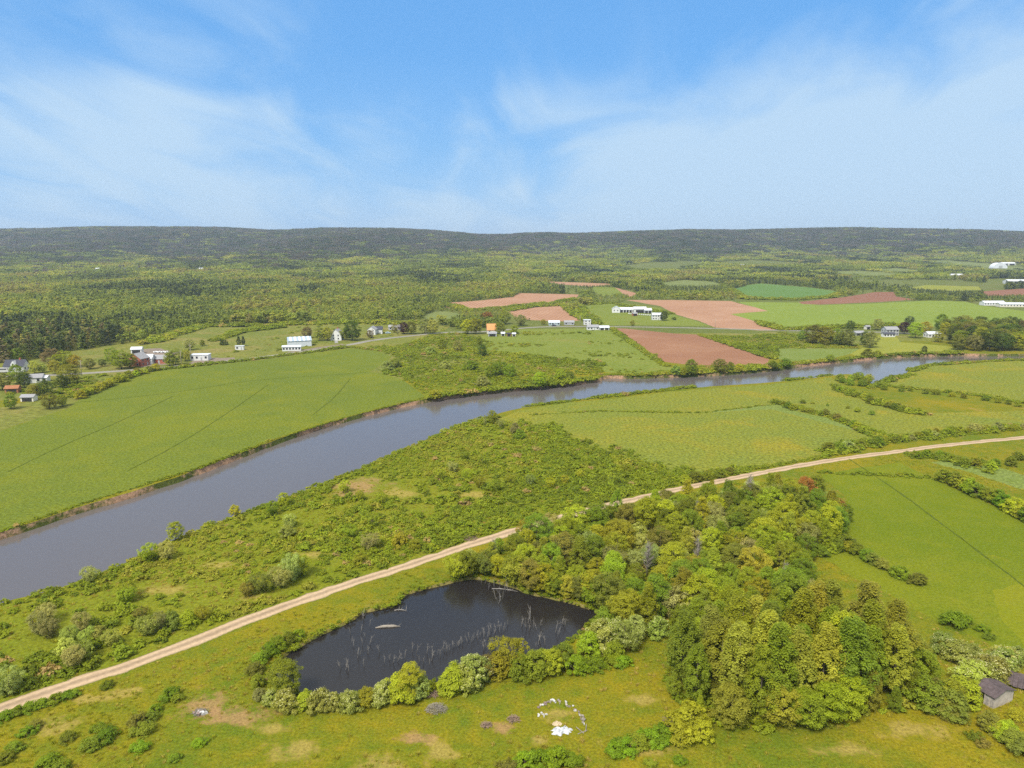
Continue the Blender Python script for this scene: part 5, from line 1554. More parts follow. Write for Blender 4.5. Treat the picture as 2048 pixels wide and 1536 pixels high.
instancer('undergrowth', scrub_protos, np.column_stack([x, y, height(x, y) - .05]), rs.uniform(0, 6.28, n), np.column_stack([sz * far_, sz * far_, sz * rs.uniform(.7, 1.15, n)]), ii, tn, 'low tangled scrub along river strip, ditches and field margins', 'undergrowth')
print('undergrowth', n)

# grass tufts standing above the sward
G1 = grid_pts(-230, 260, 78, 260, 1.1, 84)
x, y = G1[:, 0], G1[:, 1]
okg = (np.abs(x) < y * .78 + 10) & ~wet(x, y) & (dist_line(x, y, TRAIL_W) > 2.3) & (rs.rand(len(x)) < np.clip(.34 + .5 * wav(x / 9., y / 9., 98, 3), .05, .9))
mown = [z for z, zz in zip(zone_polys, ZONES) if zz[0] in ('mown_field', 'mown_patch', 'crop_field', 'meadow')]
for z in mown:
    okg &= ~(inpoly(x, y, z) & (rs.rand(len(x)) > .0))
G1 = G1[okg]
x, y = G1[:, 0], G1[:, 1]
n = len(G1)
gs = rs.uniform(.4, .95, n)
tn = np.clip(.62 + .3 * wav(x / 12., y / 12., 99, 3) + rs.normal(0, .15, n), .1, 1)
instancer('grass', tufts, np.column_stack([x, y, np.full(n, -.02)]), rs.uniform(0, 6.28, n), np.column_stack([gs, gs, gs * rs.uniform(.7, 1.2, n)]), rs.randint(0, 4, n), tn, 'coarse grass tufts over the rough meadow and verge', 'grass')
print('tufts', n)

# ---------------------------------------------------------------- buildings
def flat(name, c, rough=.6, var=.1, scale=.8, metal=0.0):
    return plain_mat(name, c, rough, var, scale, metal)


M['white_wall'] = flat('white_siding', (.62, .62, .60))
M['cream_wall'] = flat('cream_siding', (.66, .62, .52))
M['grey_wall'] = flat('grey_siding', (.36, .37, .38))
M['blue_wall'] = flat('bluegrey_siding', (.38, .46, .50))
M['brick_wall'] = flat('red_brick', (.36, .12, .075), .85, .25, 4)
M['dark_roof'] = flat('dark_shingle', (.055, .058, .075), .85, .2, 2)
M['grey_roof'] = flat('grey_shingle', (.26, .26, .27), .8, .15, 2)
M['pale_roof'] = flat('pale_metal_roof', (.55, .58, .62), .45, .08, .6)
M['white_roof'] = flat('white_metal_roof', (.60, .62, .65), .4, .06, .6)
M['blue_roof'] = flat('bluegrey_metal_roof', (.30, .38, .47), .45, .08, .6)
M['orange_roof'] = flat('orange_roof', (.55, .25, .09), .7, .15, 1.2)
M['brown_wood'] = flat('brown_wood', (.30, .13, .06), .85, .2, 2)
M['glass'] = flat('dark_window_glass', (.03, .035, .045), .15, .05)
M['trim'] = flat('white_trim', (.46, .45, .43))
M['opening_shade'] = flat('doorway_shade', (.03, .03, .03), .9)  # near-black colour imitating the shade inside open doorways
M['concrete'] = flat('weathered_concrete', (.42, .37, .31), .9, .25, 1.2)
M['old_boards'] = flat('weathered_boards', (.34, .31, .28), .9, .35, 2.5)
M['old_roof'] = flat('old_dark_roofing', (.085, .065, .065), .9, .35, 1.5)
M['black'] = flat('black_rubber', (.02, .02, .02), .7)
M['car_blue'] = flat('pale_blue_paint', (.40, .52, .60), .3, .03)
M['pole'] = flat('weathered_pole', (.33, .28, .22), .9, .2, 2)
M['wrap'] = flat('white_bale_wrap', (.60, .60, .60), .35, .06, 2)
M['tarp'] = flat('white_tarp', (.44, .46, .48), .5, .12, .8)
M['tarp_cream'] = flat('cream_foam', (.45, .36, .23), .8, .15, 1.2)
M['ash'] = flat('grey_ash', (.20, .15, .13), .95, .4, 2.5)


def put(u, v, d, rz):
    """centre of a building whose front foot shows at pixel (u, v)"""
    p = at(u, v)
    k = d * .5 * abs(math.cos(rz))
    L = math.hypot(*p)
    q = p + p / L * k
    return (float(q[0]), float(q[1]), gz(q)), FPX / math.hypot(p[1], CAM_H)


def roof_slabs(root, w, d, eave, ridge, mat, over=.35, th=.16, panels=None):
    rf = None
    for s in (-1, 1):
        y0, y1 = s * (d / 2 + over), 0
        sl = (ridge - eave) / (d / 2)
        z0 = eave - over * sl + .03
        z1 = ridge + .03

        def slab(xa, xb, lift=0.0):
            mb = MB()
            n_ = Vector((0, s * (ridge - eave), d / 2)).normalized() * th
            a = [(xa, y0, z0 + lift), (xb, y0, z0 + lift), (xb, y1, z1 + lift), (xa, y1, z1 + lift)]
            b = [(p[0], p[1] + n_.y, p[2] + n_.z) if i < 2 else (p[0], p[1], p[2] + th * 1.1) for i, p in enumerate(a)]
            mb.add(a + b, [(3, 2, 1, 0), (4, 5, 6, 7), (0, 1, 5, 4), (1, 2, 6, 5), (2, 3, 7, 6), (3, 0, 4, 7)])
            return mb
        xa, xb = -w / 2 - over, w / 2 + over
        if panels is None:
            o = slab(xa, xb).build('roof', mat, root)
        else:
            o = slab(xa, xb).build('roof', panels[0], root)
            n = panels[2]
            st = (xb - xa) / (n * 2 + 1)
            for k in range(n):
                slab(xa + st * (2 * k + 1), xa + st * (2 * k + 2), .07).build('roof_panel', panels[1], o)
        rf = rf or o
    return rf


def window(root, x, y, z, w, h, face):
    """face: 'f' front (-y), 'b' back, 'l' / 'r' ends; a frame with a dark pane proud of the wall"""
    mb, pn = MB(), MB()
    t = .05
    if face in 'fb':
        s = -1 if face == 'f' else 1
        ya, yb = sorted((y, y + s * t))
        mb.box(x - w / 2 - .1, x + w / 2 + .1, ya, yb, z - h / 2 - .1, z + h / 2 + .1)
        yc, yd = sorted((y + s * t, y + s * (t + .02)))
        pn.box(x - w / 2, x + w / 2, yc, yd, z - h / 2, z + h / 2)
    else:
        s = -1 if face == 'l' else 1
        xa, xb = sorted((x, x + s * t))
        mb.box(xa, xb, y - w / 2 - .1, y + w / 2 + .1, z - h / 2 - .1, z + h / 2 + .1)
        xc, xd = sorted((x + s * t, x + s * (t + .02)))
        pn.box(xc, xd, y - w / 2, y + w / 2, z - h / 2, z + h / 2)
    f = mb.build('window', M['trim'], root)
    pn.build('pane', M['glass'], f)
    return f


def building(u, v, w, d, eave, ridge, rz, wall, roof, name, label, cat, wins=0, storeys=1, chimney=False, dormer=False, door=1, big_doors=0, gable_wins=1, panels=None, group=None, flat_top=False):
    rz = R(rz)
    loc, pm = put(u, v, d, rz)
    root = empty(name, loc, rz)
    tag(root, label, cat, group)
    mb = MB()
    x0, x1, y0, y1 = -w / 2, w / 2, -d / 2, d / 2
    if flat_top:
        mb.box(x0, x1, y0, y1, -.2, eave)
    else:
        mb.add([(x0, y0, -.2), (x1, y0, -.2), (x1, y1, -.2), (x0, y1, -.2), (x0, y0, eave), (x1, y0, eave), (x1, y1, eave), (x0, y1, eave), (x0, 0, ridge), (x1, 0, ridge)],
               [(3, 2, 1, 0), (0, 1, 5, 4), (2, 3, 7, 6), (1, 2, 6, 9, 5), (3, 0, 4, 8, 7), (4, 5, 9, 8), (6, 7, 8, 9)])
    mb.build('wall', M[wall], root)
    if flat_top:
        m2 = MB()
        m2.box(x0 - .25, x1 + .25, y0 - .25, y1 + .25, eave + .003, eave + .28)
        rf = m2.build('roof', M[roof], root)
    else:
        rf = roof_slabs(root, w, d, eave, ridge, M[roof], panels=panels)
    if chimney:
        c = MB()
        c.box(w * .18, w * .18 + .8, -.4, .4, ridge - .6, ridge + 1.1)
        c.build('chimney', M['brick_wall'], rf)
    if dormer:
        c = MB()
        zb, zt, hw = eave - .1, eave + (ridge - eave) * .92, 1.3
        yf = y0 - .12
        c.add([(-hw, yf, zb), (hw, yf, zb), (hw, yf, zb + 1.3), (-hw, yf, zb + 1.3), (0, yf, zt + .1), (-hw, 0, zb + 1.3), (hw, 0, zb + 1.3), (0, 0, zt + .1)], [(0, 1, 2, 4, 3), (3, 4, 7, 5), (4, 2, 6, 7)])
        c.build('dormer', M[wall], root)
        window(root, 0, yf, zb + 1.25, .8, 1.0, 'f')
    sh = eave / storeys
    if wins:
        for s in range(storeys):
            for k in range(wins):
                xx = x0 + w * (k + .5) / wins
                if door and s == 0 and k == wins // 2:
                    dm = MB()
                    dm.box(xx - .5, xx + .5, y0 - .06, y0 - .002, 0, 2.1)
                    dd = dm.build('door', M['grey_wall'], root)
                    hm = MB()
                    hm.box(xx + .33, xx + .41, y0 - .12, y0 - .06, 1.0, 1.1)
                    hm.build('handle', M['black'], dd)
                    continue
                window(root, xx, y0, s * sh + sh * .58, min(1.2, w / wins * .5), min(1.4, sh * .45), 'f')
    if gable_wins:
        for fc, xx in (('l', x0), ('r', x1)):
            for s in range(storeys):
                for yy in (-d * .22, d * .22):
                    window(root, xx, yy, s * sh + sh * .58, min(1.0, d * .15), min(1.3, sh * .45), fc)
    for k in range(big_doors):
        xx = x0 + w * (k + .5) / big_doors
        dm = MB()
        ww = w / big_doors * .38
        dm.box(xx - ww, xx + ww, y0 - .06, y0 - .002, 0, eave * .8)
        dm.build('door', M['opening_shade'], root)  # flat panel on the closed wall, an opening's dark interior painted on
    return root


B = building
# left of the crop field
B(35, 744, 11, 8, 3.6, 7.0, 8, 'white_wall', 'dark_roof', 'farmhouse', 'white farmhouse with steep dark roof and central gable dormer', 'house', 3, 1, True, True)
B(66, 766, 11, 8, 2.8, 4.4, 20, 'white_wall', 'grey_roof', 'bungalow', 'low white bungalow with grey roof below the road', 'house', 3)
B(86, 764, 6, 5, 2.4, 3.2, 12, 'white_wall', 'white_roof', 'garage', 'small white-roofed garage beside low grey-roofed bungalow', 'garage', 0, big_doors=1, gable_wins=0)
B(27, 786, 6, 4.5, 2.4, 3.6, 15, 'brown_wood', 'brown_wood', 'shed', 'rust-brown wooden shed among trees below road', 'shed', 0, big_doors=1, gable_wins=0)
B(59, 803, 6, 4, 2.2, 3.2, 5, 'cream_wall', 'grey_roof', 'shed', 'small pale shed with grey roof above dry grass', 'shed', 0, big_doors=1, gable_wins=0)
B(279, 731, 8, 9, 4.8, 8.0, 78, 'brick_wall', 'grey_roof', 'brick_house', 'red brick house with its gable towards the road', 'house', 2, 2, False)
B(297, 729, 7, 6, 4.0, 6.2, 5, 'white_wall', 'pale_roof', 'house_wing', 'white wing with pale roof beside red brick house', 'house', 2)
B(322, 727, 9, 6, 3.0, 5.2, 5, 'brick_wall', 'grey_roof', 'brick_barn', 'low red brick barn beside the brick house', 'barn', 3)
B(275, 707, 7, 5, 3.0, 4.4, 10, 'white_wall', 'white_roof', 'shed', 'white shed behind the red brick house', 'shed', 0, big_doors=1, gable_wins=0)
B(402, 721, 11.5, 7, 3.6, 3.8, 6, 'white_wall', 'white_roof', 'workshop', 'white flat-roofed workshop with gravel forecourt', 'workshop', 4, 1, flat_top=True, gable_wins=0)
B(480, 700, 6, 2.6, 2.8, 3.0, 4, 'white_wall', 'white_roof', 'trailer', 'small white trailer beside two slim dark conifers', 'trailer', 2, 1, flat_top=True, gable_wins=0)
B(599, 693, 17, 11, 4.4, 6.8, 22, 'pale_roof', 'blue_roof', 'metal_shed', 'large metal shed with white-striped blue-grey roof', 'shed', 0, big_doors=0, gable_wins=0, panels=(M['blue_roof'], M['white_roof'], 5))
B(584, 702, 13, 5, 3.0, 3.8, 12, 'white_wall', 'pale_roof', 'long_shed', 'long low white shed in front of striped-roof shed', 'shed', 6, door=0, gable_wins=0)
B(675, 680, 7, 9, 5.2, 9.0, 84, 'white_wall', 'grey_roof', 'gabled_house', 'white two-storey house with gable facing the yard', 'house', 3, 2, True)
B(745, 669, 6.5, 7, 4.6, 7.2, 84, 'white_wall', 'grey_roof', 'cottage', 'white gabled cottage near the road bend', 'house', 2, 2)
B(757, 668, 7, 6, 4.0, 6.2, 5, 'white_wall', 'dark_roof', 'cottage_wing', 'dark-roofed white wing beside the gabled cottage', 'house', 2)
B(790, 660, 11, 6, 2.6, 4.2, 3, 'grey_wall', 'grey_roof', 'mobile_home', 'long low grey home behind parked blue car', 'house', 3)
# along the road, centre
B(983, 668, 8, 8, 3.6, 8.4, 6, 'cream_wall', 'orange_roof', 'orange_house', 'house with steep bright orange roof amid trees', 'house', 2, 1)
B(985, 673, 7, 5, 2.4, 3.6, 0, 'grey_wall', 'grey_roof', 'shed', 'grey shed in front of the orange-roofed house', 'shed', 0, big_doors=1, gable_wins=0)
B(1006, 672, 3, 2.6, 2.2, 3.2, 0, 'white_wall', 'white_roof', 'garden_shed', 'tiny white gabled shed near orange-roofed house', 'shed', 0, big_doors=1, gable_wins=0)
B(1018, 673, 3.4, 2.6, 2.4, 2.9, 0, 'brown_wood', 'dark_roof', 'garden_shed', 'tiny dark wooden shed between two pale ones', 'shed', 0, big_doors=1, gable_wins=0)
B(1028, 673, 2.8, 2.4, 2.2, 3.0, 0, 'cream_wall', 'white_roof', 'garden_shed', 'tiny cream shed at the pasture edge', 'shed', 0, big_doors=1, gable_wins=0)
B(1108, 651, 10.5, 7, 2.8, 4.4, 0, 'blue_wall', 'pale_roof', 'bungalow', 'blue-grey bungalow facing road below harrowed field', 'house', 4)
B(1138, 650, 9.5, 7, 2.4, 4.0, 0, 'grey_wall', 'grey_roof', 'bungalow', 'grey bungalow beside the blue-grey one', 'house', 3)
B(1174, 650, 6.5, 6.5, 4.6, 5.0, 4, 'white_wall', 'white_roof', 'boxy_house', 'white boxy two-storey house across the road', 'house', 2, 2, flat_top=True)
B(1185, 660, 10.5, 7, 2.6, 4.4, 2, 'white_wall', 'grey_roof', 'roadside_house', 'long white house with grey roof on pasture side', 'house', 4)
B(1208, 660.5, 8.5, 6, 2.4, 3.8, 0, 'white_wall', 'pale_roof', 'roadside_garage', 'white garage end to end with the long roadside house', 'garage', 0, big_doors=2, gable_wins=0)
# the dairy farm
B(1232, 625, 7, 9, 4.5, 7.0, 80, 'white_wall', 'pale_roof', 'barn', 'white gable-ended barn at the end of the farm row', 'barn', 0, gable_wins=1)
B(1254, 625, 17, 9, 3.4, 5.4, 0, 'white_wall', 'white_roof', 'open_barn', 'long white-roofed barn with dark open front', 'barn', 0, big_doors=5, gable_wins=0)
B(1279, 626, 14, 11, 4.4, 6.6, 0, 'white_wall', 'white_roof', 'tall_barn', 'taller white-roofed barn in middle of farm row', 'barn', 0, big_doors=1, gable_wins=0)
B(1295, 627, 8, 8, 3.6, 5.6, 0, 'grey_wall', 'pale_roof', 'small_barn', 'small grey barn at the field end of farm row', 'barn', 0, big_doors=2, gable_wins=0)
B(1313, 640, 10, 7, 5.2, 7.0, 0, 'white_wall', 'pale_roof', 'farmhouse', 'white two-storey farmhouse beside round dark tree', 'house', 4, 2)
B(1269, 632, 5, 4, 2.6, 3.6, 10, 'brown_wood', 'grey_roof', 'shed', 'small brown shed in front of the white barns', 'shed', 0, big_doors=1, gable_wins=0)
# riverside houses
B(1779, 671, 11, 8, 5.0, 7.2, 4, 'grey_wall', 'grey_roof', 'two_storey_house', 'grey-roofed two-storey house beside purple-leaved tree', 'house', 4, 2)
B(1776, 674, 10, 4, 2.5, 3.6, 4, 'white_wall', 'dark_roof', 'house_porch', 'low white front wing before the two-storey house', 'house', 4, door=0, gable_wins=0)
B(1864, 675, 11, 7, 2.8, 4.6, 2, 'white_wall', 'pale_roof', 'bungalow', 'white bungalow with pale roof by riverside wood', 'house', 4)
B(1716, 671, 9, 7, 2.2, 3.6, 12, 'grey_wall', 'grey_roof', 'sunken_garage', 'low grey garage on the lawn bank below road', 'garage', 0, big_doors=2, gable_wins=0)
B(1734, 659, 4, 4, 2.6, 3.6, 8, 'cream_wall', 'grey_roof', 'shed', 'small pale shed across road behind the lawn', 'shed', 0, big_doors=1, gable_wins=0)
B(1984, 611, 27, 10, 3.6, 5.6, 0, 'white_wall', 'white_roof', 'poultry_barn', 'long white barn behind hedge at end of hay field', 'barn', 8, door=0, gable_wins=0)
B(2020, 614, 30, 10, 3.4, 5.2, -3, 'cream_wall', 'pale_roof', 'poultry_barn', 'second long barn, cream walled, at end of hay field', 'barn', 8, door=0, gable_wins=0)
B(2035, 568, 45, 18, 5.5, 8.0, -4, 'white_wall', 'white_roof', 'far_barn', 'big white barn beside the dark red far field', 'barn', 0, big_doors=4, gable_wins=0)
B(1912, 555, 26, 12, 5, 7.5, 0, 'white_wall', 'white_roof', 'far_barn', 'small white far barn amid woods above yellow field', 'barn', 0, big_doors=2, gable_wins=0)
B(2014, 531, 40, 14, 6, 9.0, 0, 'white_wall', 'white_roof', 'far_barn', 'white barn on hillside meadow above the dome', 'barn', 0, big_doors=2, gable_wins=0)
B(1484, 536, 12, 10, 6, 10.0, 10, 'cream_wall', 'grey_roof', 'hill_house', 'cream house standing among trees low on the hill', 'house', 2, 2)
B(1497, 536, 18, 9, 4, 6.5, 0, 'white_wall', 'pale_roof', 'hill_barn', 'white barn beside the cream hill house', 'barn', 0, big_doors=2, gable_wins=0)
for u, lb in ((198, 'lone white house in woods beneath ridge'), (236, 'white house with a second house beside it beneath ridge'), (248, 'smaller white house beside another beneath ridge'), (403, 'white house alone in woods under the ridge spur')):
    B(u, 543, 12, 9, 5, 8.5, u % 30, 'white_wall', 'pale_roof', 'hill_house', lb, 'house', 2, 2)
# dome-shaped fabric barn on the hill
loc, pm = put(1996, 537, 20, 0)
dm = empty('dome_barn', loc)
tag(dm, 'white rounded fabric dome barn on the hillside meadow', 'barn')
mb = MB()
seg = 12
wv, lv, hv = 38, 20, 15
vs, fs = [], []
for k in range(seg + 1):
    a = math.pi * k / seg
    for yy in (-lv / 2, lv / 2):
        vs.append((-math.cos(a) * wv / 2, yy, math.sin(a) * hv))
for k in range(seg):
    fs.append((2 * k, 2 * k + 1, 2 * k + 3, 2 * k + 2))
fs += [tuple(range(0, 2 * seg + 2, 2)), tuple(range(2 * seg + 1, 0, -2))]
mb.add(vs, fs)
mb.build('shell', M['white_roof'], dm)
d2 = MB()
d2.box(-5, 5, -lv / 2 - .1, -lv / 2 - .01, 0, 7)
d2.build('door', M['grey_wall'], dm)

# ---------------------------------------------------------------- the ruined grey shed by the grove
A_, B_ = at(1948, 1396), at(1986, 1418)
ax = (B_ - A_)
Ls = float(np.linalg.norm(ax))
ang = math.atan2(ax[1], ax[0])
sh = empty('ruined_shed', (float(A_[0]), float(A_[1]), 0), ang)
tag(sh, 'ruined grey shed with sagging dark roof beside the grove', 'shed')
Wd, Hh = 5.0, 2.05
nb = 16
for k in range(nb):                                   # upright boards of the long wall, some gone
    if k in (6, 7):
        continue
    b = MB()
    x0, x1 = Ls * k / nb + .015, Ls * (k + 1) / nb - .015
    b.box(x0, x1, -.03 - .02 * (k % 3), .03, -.1, Hh - .06 * ((k * 7) % 4))
    b.build('board', M['old_boards'] if k % 4 else M['concrete'], sh)
b = MB()
b.add([(Ls, 0.02, -.1), (Ls, Wd, -.1), (Ls, Wd, Hh), (Ls, Wd / 2, Hh + .8), (Ls, 0.02, Hh), (Ls - .2, 0.02, -.1), (Ls - .2, Wd, -.1), (Ls - .2, Wd, Hh), (Ls - .2, Wd / 2, Hh + .8), (Ls - .2, 0.02, Hh)],
      [(0, 1, 2, 3, 4), (9, 8, 7, 6, 5), (0, 5, 6, 1), (1, 6, 7, 2), (2, 7, 8, 3), (3, 8, 9, 4), (4, 9, 5, 0)])
b.build('end_wall', M['concrete'], sh)
b = MB()
b.box(.05, .2, .05, Wd, -.1, Hh)
b.box(.2, Ls - .25, Wd - .15, Wd, -.1, Hh)
b.build('back_wall', M['old_boards'], sh)
b = MB()
b.box(.2, Ls - .3, .6, .7, -.1, Hh - .2)
b.build('shade_sheet', M['opening_shade'], sh)  # added black sheet, painted shade of the interior seen through the board gap
rs = np.random.RandomState(6)
for s in (0, 1):                                      # roof in two sagging slopes of lapped sheets
    for k in range(7):
        b = MB()
        x0, x1 = -.25 + (Ls + .5) * k / 7, -.25 + (Ls + .5) * (k + 1) / 7 + .04
        lift = .03 + .025 * (k % 2)
        sag = lambda x: -.45 * math.sin(math.pi * min(1, max(0, x / Ls))) ** 2
        ya, yb = (-.3, Wd / 2) if s == 0 else (Wd + .3, Wd / 2)
        za, zb = Hh - .02, Hh + .85
        v = [(x0, ya, za + lift), (x1, ya, za + lift), (x1, yb, zb + sag(x1) + lift), (x0, yb, zb + sag(x0) + lift)]
        b.add(v + [(p[0], p[1], p[2] + .05) for p in v], [(3, 2, 1, 0), (4, 5, 6, 7), (0, 1, 5, 4), (1, 2, 6, 5), (2, 3, 7, 6), (3, 0, 4, 7)])
        b.build('roof_sheet', M['old_roof'], sh)
# collapsed roof behind it
p = at(2040, 1372)
cr_ = empty('collapsed_roof', (float(p[0]), float(p[1]), 0), R(-38))
tag(cr_, 'collapsed dark brown roof lying among the flowering shrubs', 'ruin')
for k in range(9):
    b = MB()
    x0 = -3.2 + k * .72
    b.add([(x0, -1.6, .35 + .08 * (k % 3)), (x0 + .68, -1.6, .35 + .08 * (k % 3)), (x0 + .68, 1.6, 1.5 - .1 * (k % 2)), (x0, 1.6, 1.5 - .1 * (k % 2)),
           (x0, -1.6, .43 + .08 * (k % 3)), (x0 + .68, -1.6, .43 + .08 * (k % 3)), (x0 + .68, 1.6, 1.58 - .1 * (k % 2)), (x0, 1.6, 1.58 - .1 * (k % 2))], [(3, 2, 1, 0), (4, 5, 6, 7), (0, 1, 5, 4), (1, 2, 6, 5), (2, 3, 7, 6), (3, 0, 4, 7)])
    b.build('roof_board', M['old_roof'], cr_)
b = MB()
b.box(-3.0, 3.0, 1.2, 1.4, -.1, 1.3)
b.box(-3.0, -2.8, -1.4, 1.2, -.1, .42)
b.box(2.8, 3.0, -1.4, 1.2, -.1, .42)
b.build('beam', M['old_boards'], cr_)

# ---------------------------------------------------------------- utility poles, sign, vehicles, bales
for u, v, lb in ((164, 752, 'wooden utility pole on verge beside golden tree'), (245, 738, 'wooden utility pole beside wide bright tree'), (363, 731, 'wooden utility pole at workshop end of brick yard'), (382, 716, 'wooden utility pole behind white workshop'), (746, 680, 'wooden utility pole at the road bend'), (796, 671, 'wooden utility pole before the low grey home'), (852, 668, 'wooden utility pole by large pale roadside trees'), (1160, 652, 'wooden utility pole by white boxy house'), (1430, 657, 'wooden utility pole at the harrowed field corner')):
    p = at(u, v)
    o = empty('utility_pole', (float(p[0]), float(p[1]), 0), .3)
    tag(o, lb, 'pole')
    b = MB()
    b.tube([(0, 0, -.1), (0, 0, 9.5)], [.2, .13], 8)
    b.build('post', M['pole'], o, True)
    b = MB()
    b.box(-1.1, 1.1, -.18, -.06, 8.7, 8.85)
    b.build('crossarm', M['pole'], o)
    b = MB()
    for xx in (-.95, -.4, .4, .95):
        b.tube([(xx, -.12, 8.85), (xx, -.12, 9.05)], [.05, .04], 6)
    b.build('insulator', M['grey_wall'], o)
p = at(673, 690)
o = empty('roadside_sign', (float(p[0]), float(p[1]), 0), .25)
tag(o, 'blank white sign board on posts at gravel yard entrance', 'sign')
b = MB(); b.box(-1.3, 1.3, -.06, .06, 1.6, 3.6); b.build('board', M['trim'], o)
for xx in (-1.1, 1.0):
    b = MB(); b.box(xx, xx + .12, -.2, -.065, -.1, 3.4); b.build('post', M['pole'], o)


def vehicle(u, v, rz, name, label, cat, paint, L, Wv, H, cab):
    p = at(u, v)
    o = empty(name, (float(p[0]), float(p[1]), 0), R(rz))
    tag(o, label, cat)
    b = MB()
    pr = [(-L / 2, .35), (L / 2, .35), (L / 2, H * .58), (cab[1], H * .62), (cab[1] - .5, H), (cab[0] + .35, H), (cab[0], H * .62), (-L / 2, H * .58)]
    n = len(pr)
    b.add([(x_, -Wv / 2, z_) for x_, z_ in pr] + [(x_, Wv / 2, z_) for x_, z_ in pr], [tuple(range(n)), tuple(range(2 * n - 1, n - 1, -1))] + [((i + 1) % n, i, n + i, n + (i + 1) % n) for i in range(n)])
    b.build('body', paint, o)
    for s in (-1, 1):
        b = MB()
        ya, yb = sorted((s * (Wv / 2 + .003), s * (Wv / 2 + .025)))
        b.box(cab[0] + .5, cab[1] - .65, ya, yb, H * .66, H * .92)
        b.build('window', M['glass'], o)
        for xx in (-L * .3, L * .3):
            b = MB()
            b.tube([(xx, s * (Wv / 2 - .1), .33), (xx, s * (Wv / 2 + .08), .33)], [.33, .33], 12)
            b.build('wheel', M['black'], o)
    return o


vehicle(776, 667, 4, 'parked_car', 'pale blue car parked before the low grey home', 'car', M['car_blue'], 4.6, 1.8, 1.5, (-1.7, 1.3))
vehicle(8, 745, 3, 'camper_van', 'white camper parked beside the dark-roofed farmhouse', 'camper', M['trim'], 6.5, 2.2, 2.8, (-3.1, 2.9))
vehicle(1108, 652.3, 5, 'parked_car', 'dark car parked in front of blue-grey bungalow', 'car', M['dark_roof'], 4.6, 1.8, 1.5, (-1.7, 1.3))
bale = MB()
bale.tube([(-.65, 0, .62), (-.6, 0, .62), (.6, 0, .62), (.65, 0, .62)], [.5, .64, .64, .5], 12)
bme = bale.mesh('wrapped_bale', [M['wrap']], False)
rs = np.random.RandomState(9)
for k in range(8):
    p = at(309 + k * 3.7, 706 - (k % 2) * .6)
    o = link('wrapped_bale', bme, loc=(float(p[0]), float(p[1]), 0))
    o.rotation_euler = (0, 0, rs.uniform(-.4, .4))
    tag(o, 'white wrapped bale in row behind the brick buildings', 'bale', 'wrapped bales behind the brick buildings')
for k in range(13):
    p = at(1258 + k * 4.2, 628.5 + .28 * k + rs.normal(0, .25))
    o = link('wrapped_bale', bme, loc=(float(p[0]), float(p[1]), 0))
    o.rotation_euler = (0, 0, rs.uniform(-.6, .6))
    tag(o, 'white wrapped bale in row before the white barns', 'bale', 'wrapped bales before the barns')

# ---------------------------------------------------------------- pond: dead snags, floating log
SN = []
for v in range(6):
    rs = np.random.RandomState(700 + v)
    b = MB()
    ln = rs.normal(0, .12, 2)
    b.tube([(0, 0, -.9), (ln[0], ln[1], 1.0), (ln[0] * 2.2, ln[1] * 2.2, 2.2)], [.085, .055, .015], 6)
    br = MB()
    for k in range(2 + v % 3 * 2):
        z = rs.uniform(.5, 1.8)
        th = rs.uniform(0, 6.28)
        L = rs.uniform(.4, 1.0)
        q = Vector((ln[0] * z, ln[1] * z, z))
        br.tube([q, q + Vector((math.cos(th) * L * .5, math.sin(th) * L * .5, L * .35)), q + Vector((math.cos(th) * L * .8, math.sin(th) * L * .8, L * .9))], [.035, .024, .009], 5)
    SN.append((b.mesh('stem', [M['deadwood']], True), br.mesh('branch', [M['deadwood']], True)))
snag_px = [(300, 345), (308, 350), (218, 455), (226, 520), (288, 440), (322, 478), (350, 525), (332, 566), (262, 595), (282, 608), (420, 585), (200, 665), (182, 705), (312, 685), (352, 400), (240, 540), (214, 400), (268, 620), (300, 530), (340, 590), (150, 700), (205, 712),
           (455, 660), (490, 640), (515, 660), (545, 650), (578, 640), (600, 630), (650, 575), (680, 590), (700, 660), (730, 668), (775, 670), (790, 640), (805, 600), (830, 600), (850, 612), (755, 590)] + \
          [(868 + k * 12, 560 - k * 3 + (k * 37) % 40 - 8) for k in range(13)] + [(1030 + k * 14, 500 - k * 5 + (k * 29) % 46 - 10) for k in range(22)] + \
          [(1150 + k * 9, 545 + (k * 17) % 24) for k in range(8)] + [(1430, 385), (1445, 370), (1470, 375), (1485, 360), (1490, 380), (1510, 410), (1530, 420), (1555, 400), (1460, 420), (1420, 400), (1475, 430), (1545, 500), (1580, 495), (1560, 520), (1590, 530), (1540, 530), (1665, 440), (1680, 470), (1690, 455), (1705, 395), (1720, 390), (1735, 400), (1712, 380), (1440, 540), (1430, 550), (1525, 545), (1240, 205), (1255, 225), (1275, 215), (1290, 205), (1262, 240), (1120, 80), (1140, 105), (1165, 100), (1190, 140), (1230, 115), (1310, 150), (1325, 145), (1270, 110)]
rs = np.random.RandomState(31)
tall = {(1485, 360), (300, 345), (1665, 440), (1325, 145), (1470, 375), (1240, 205)}
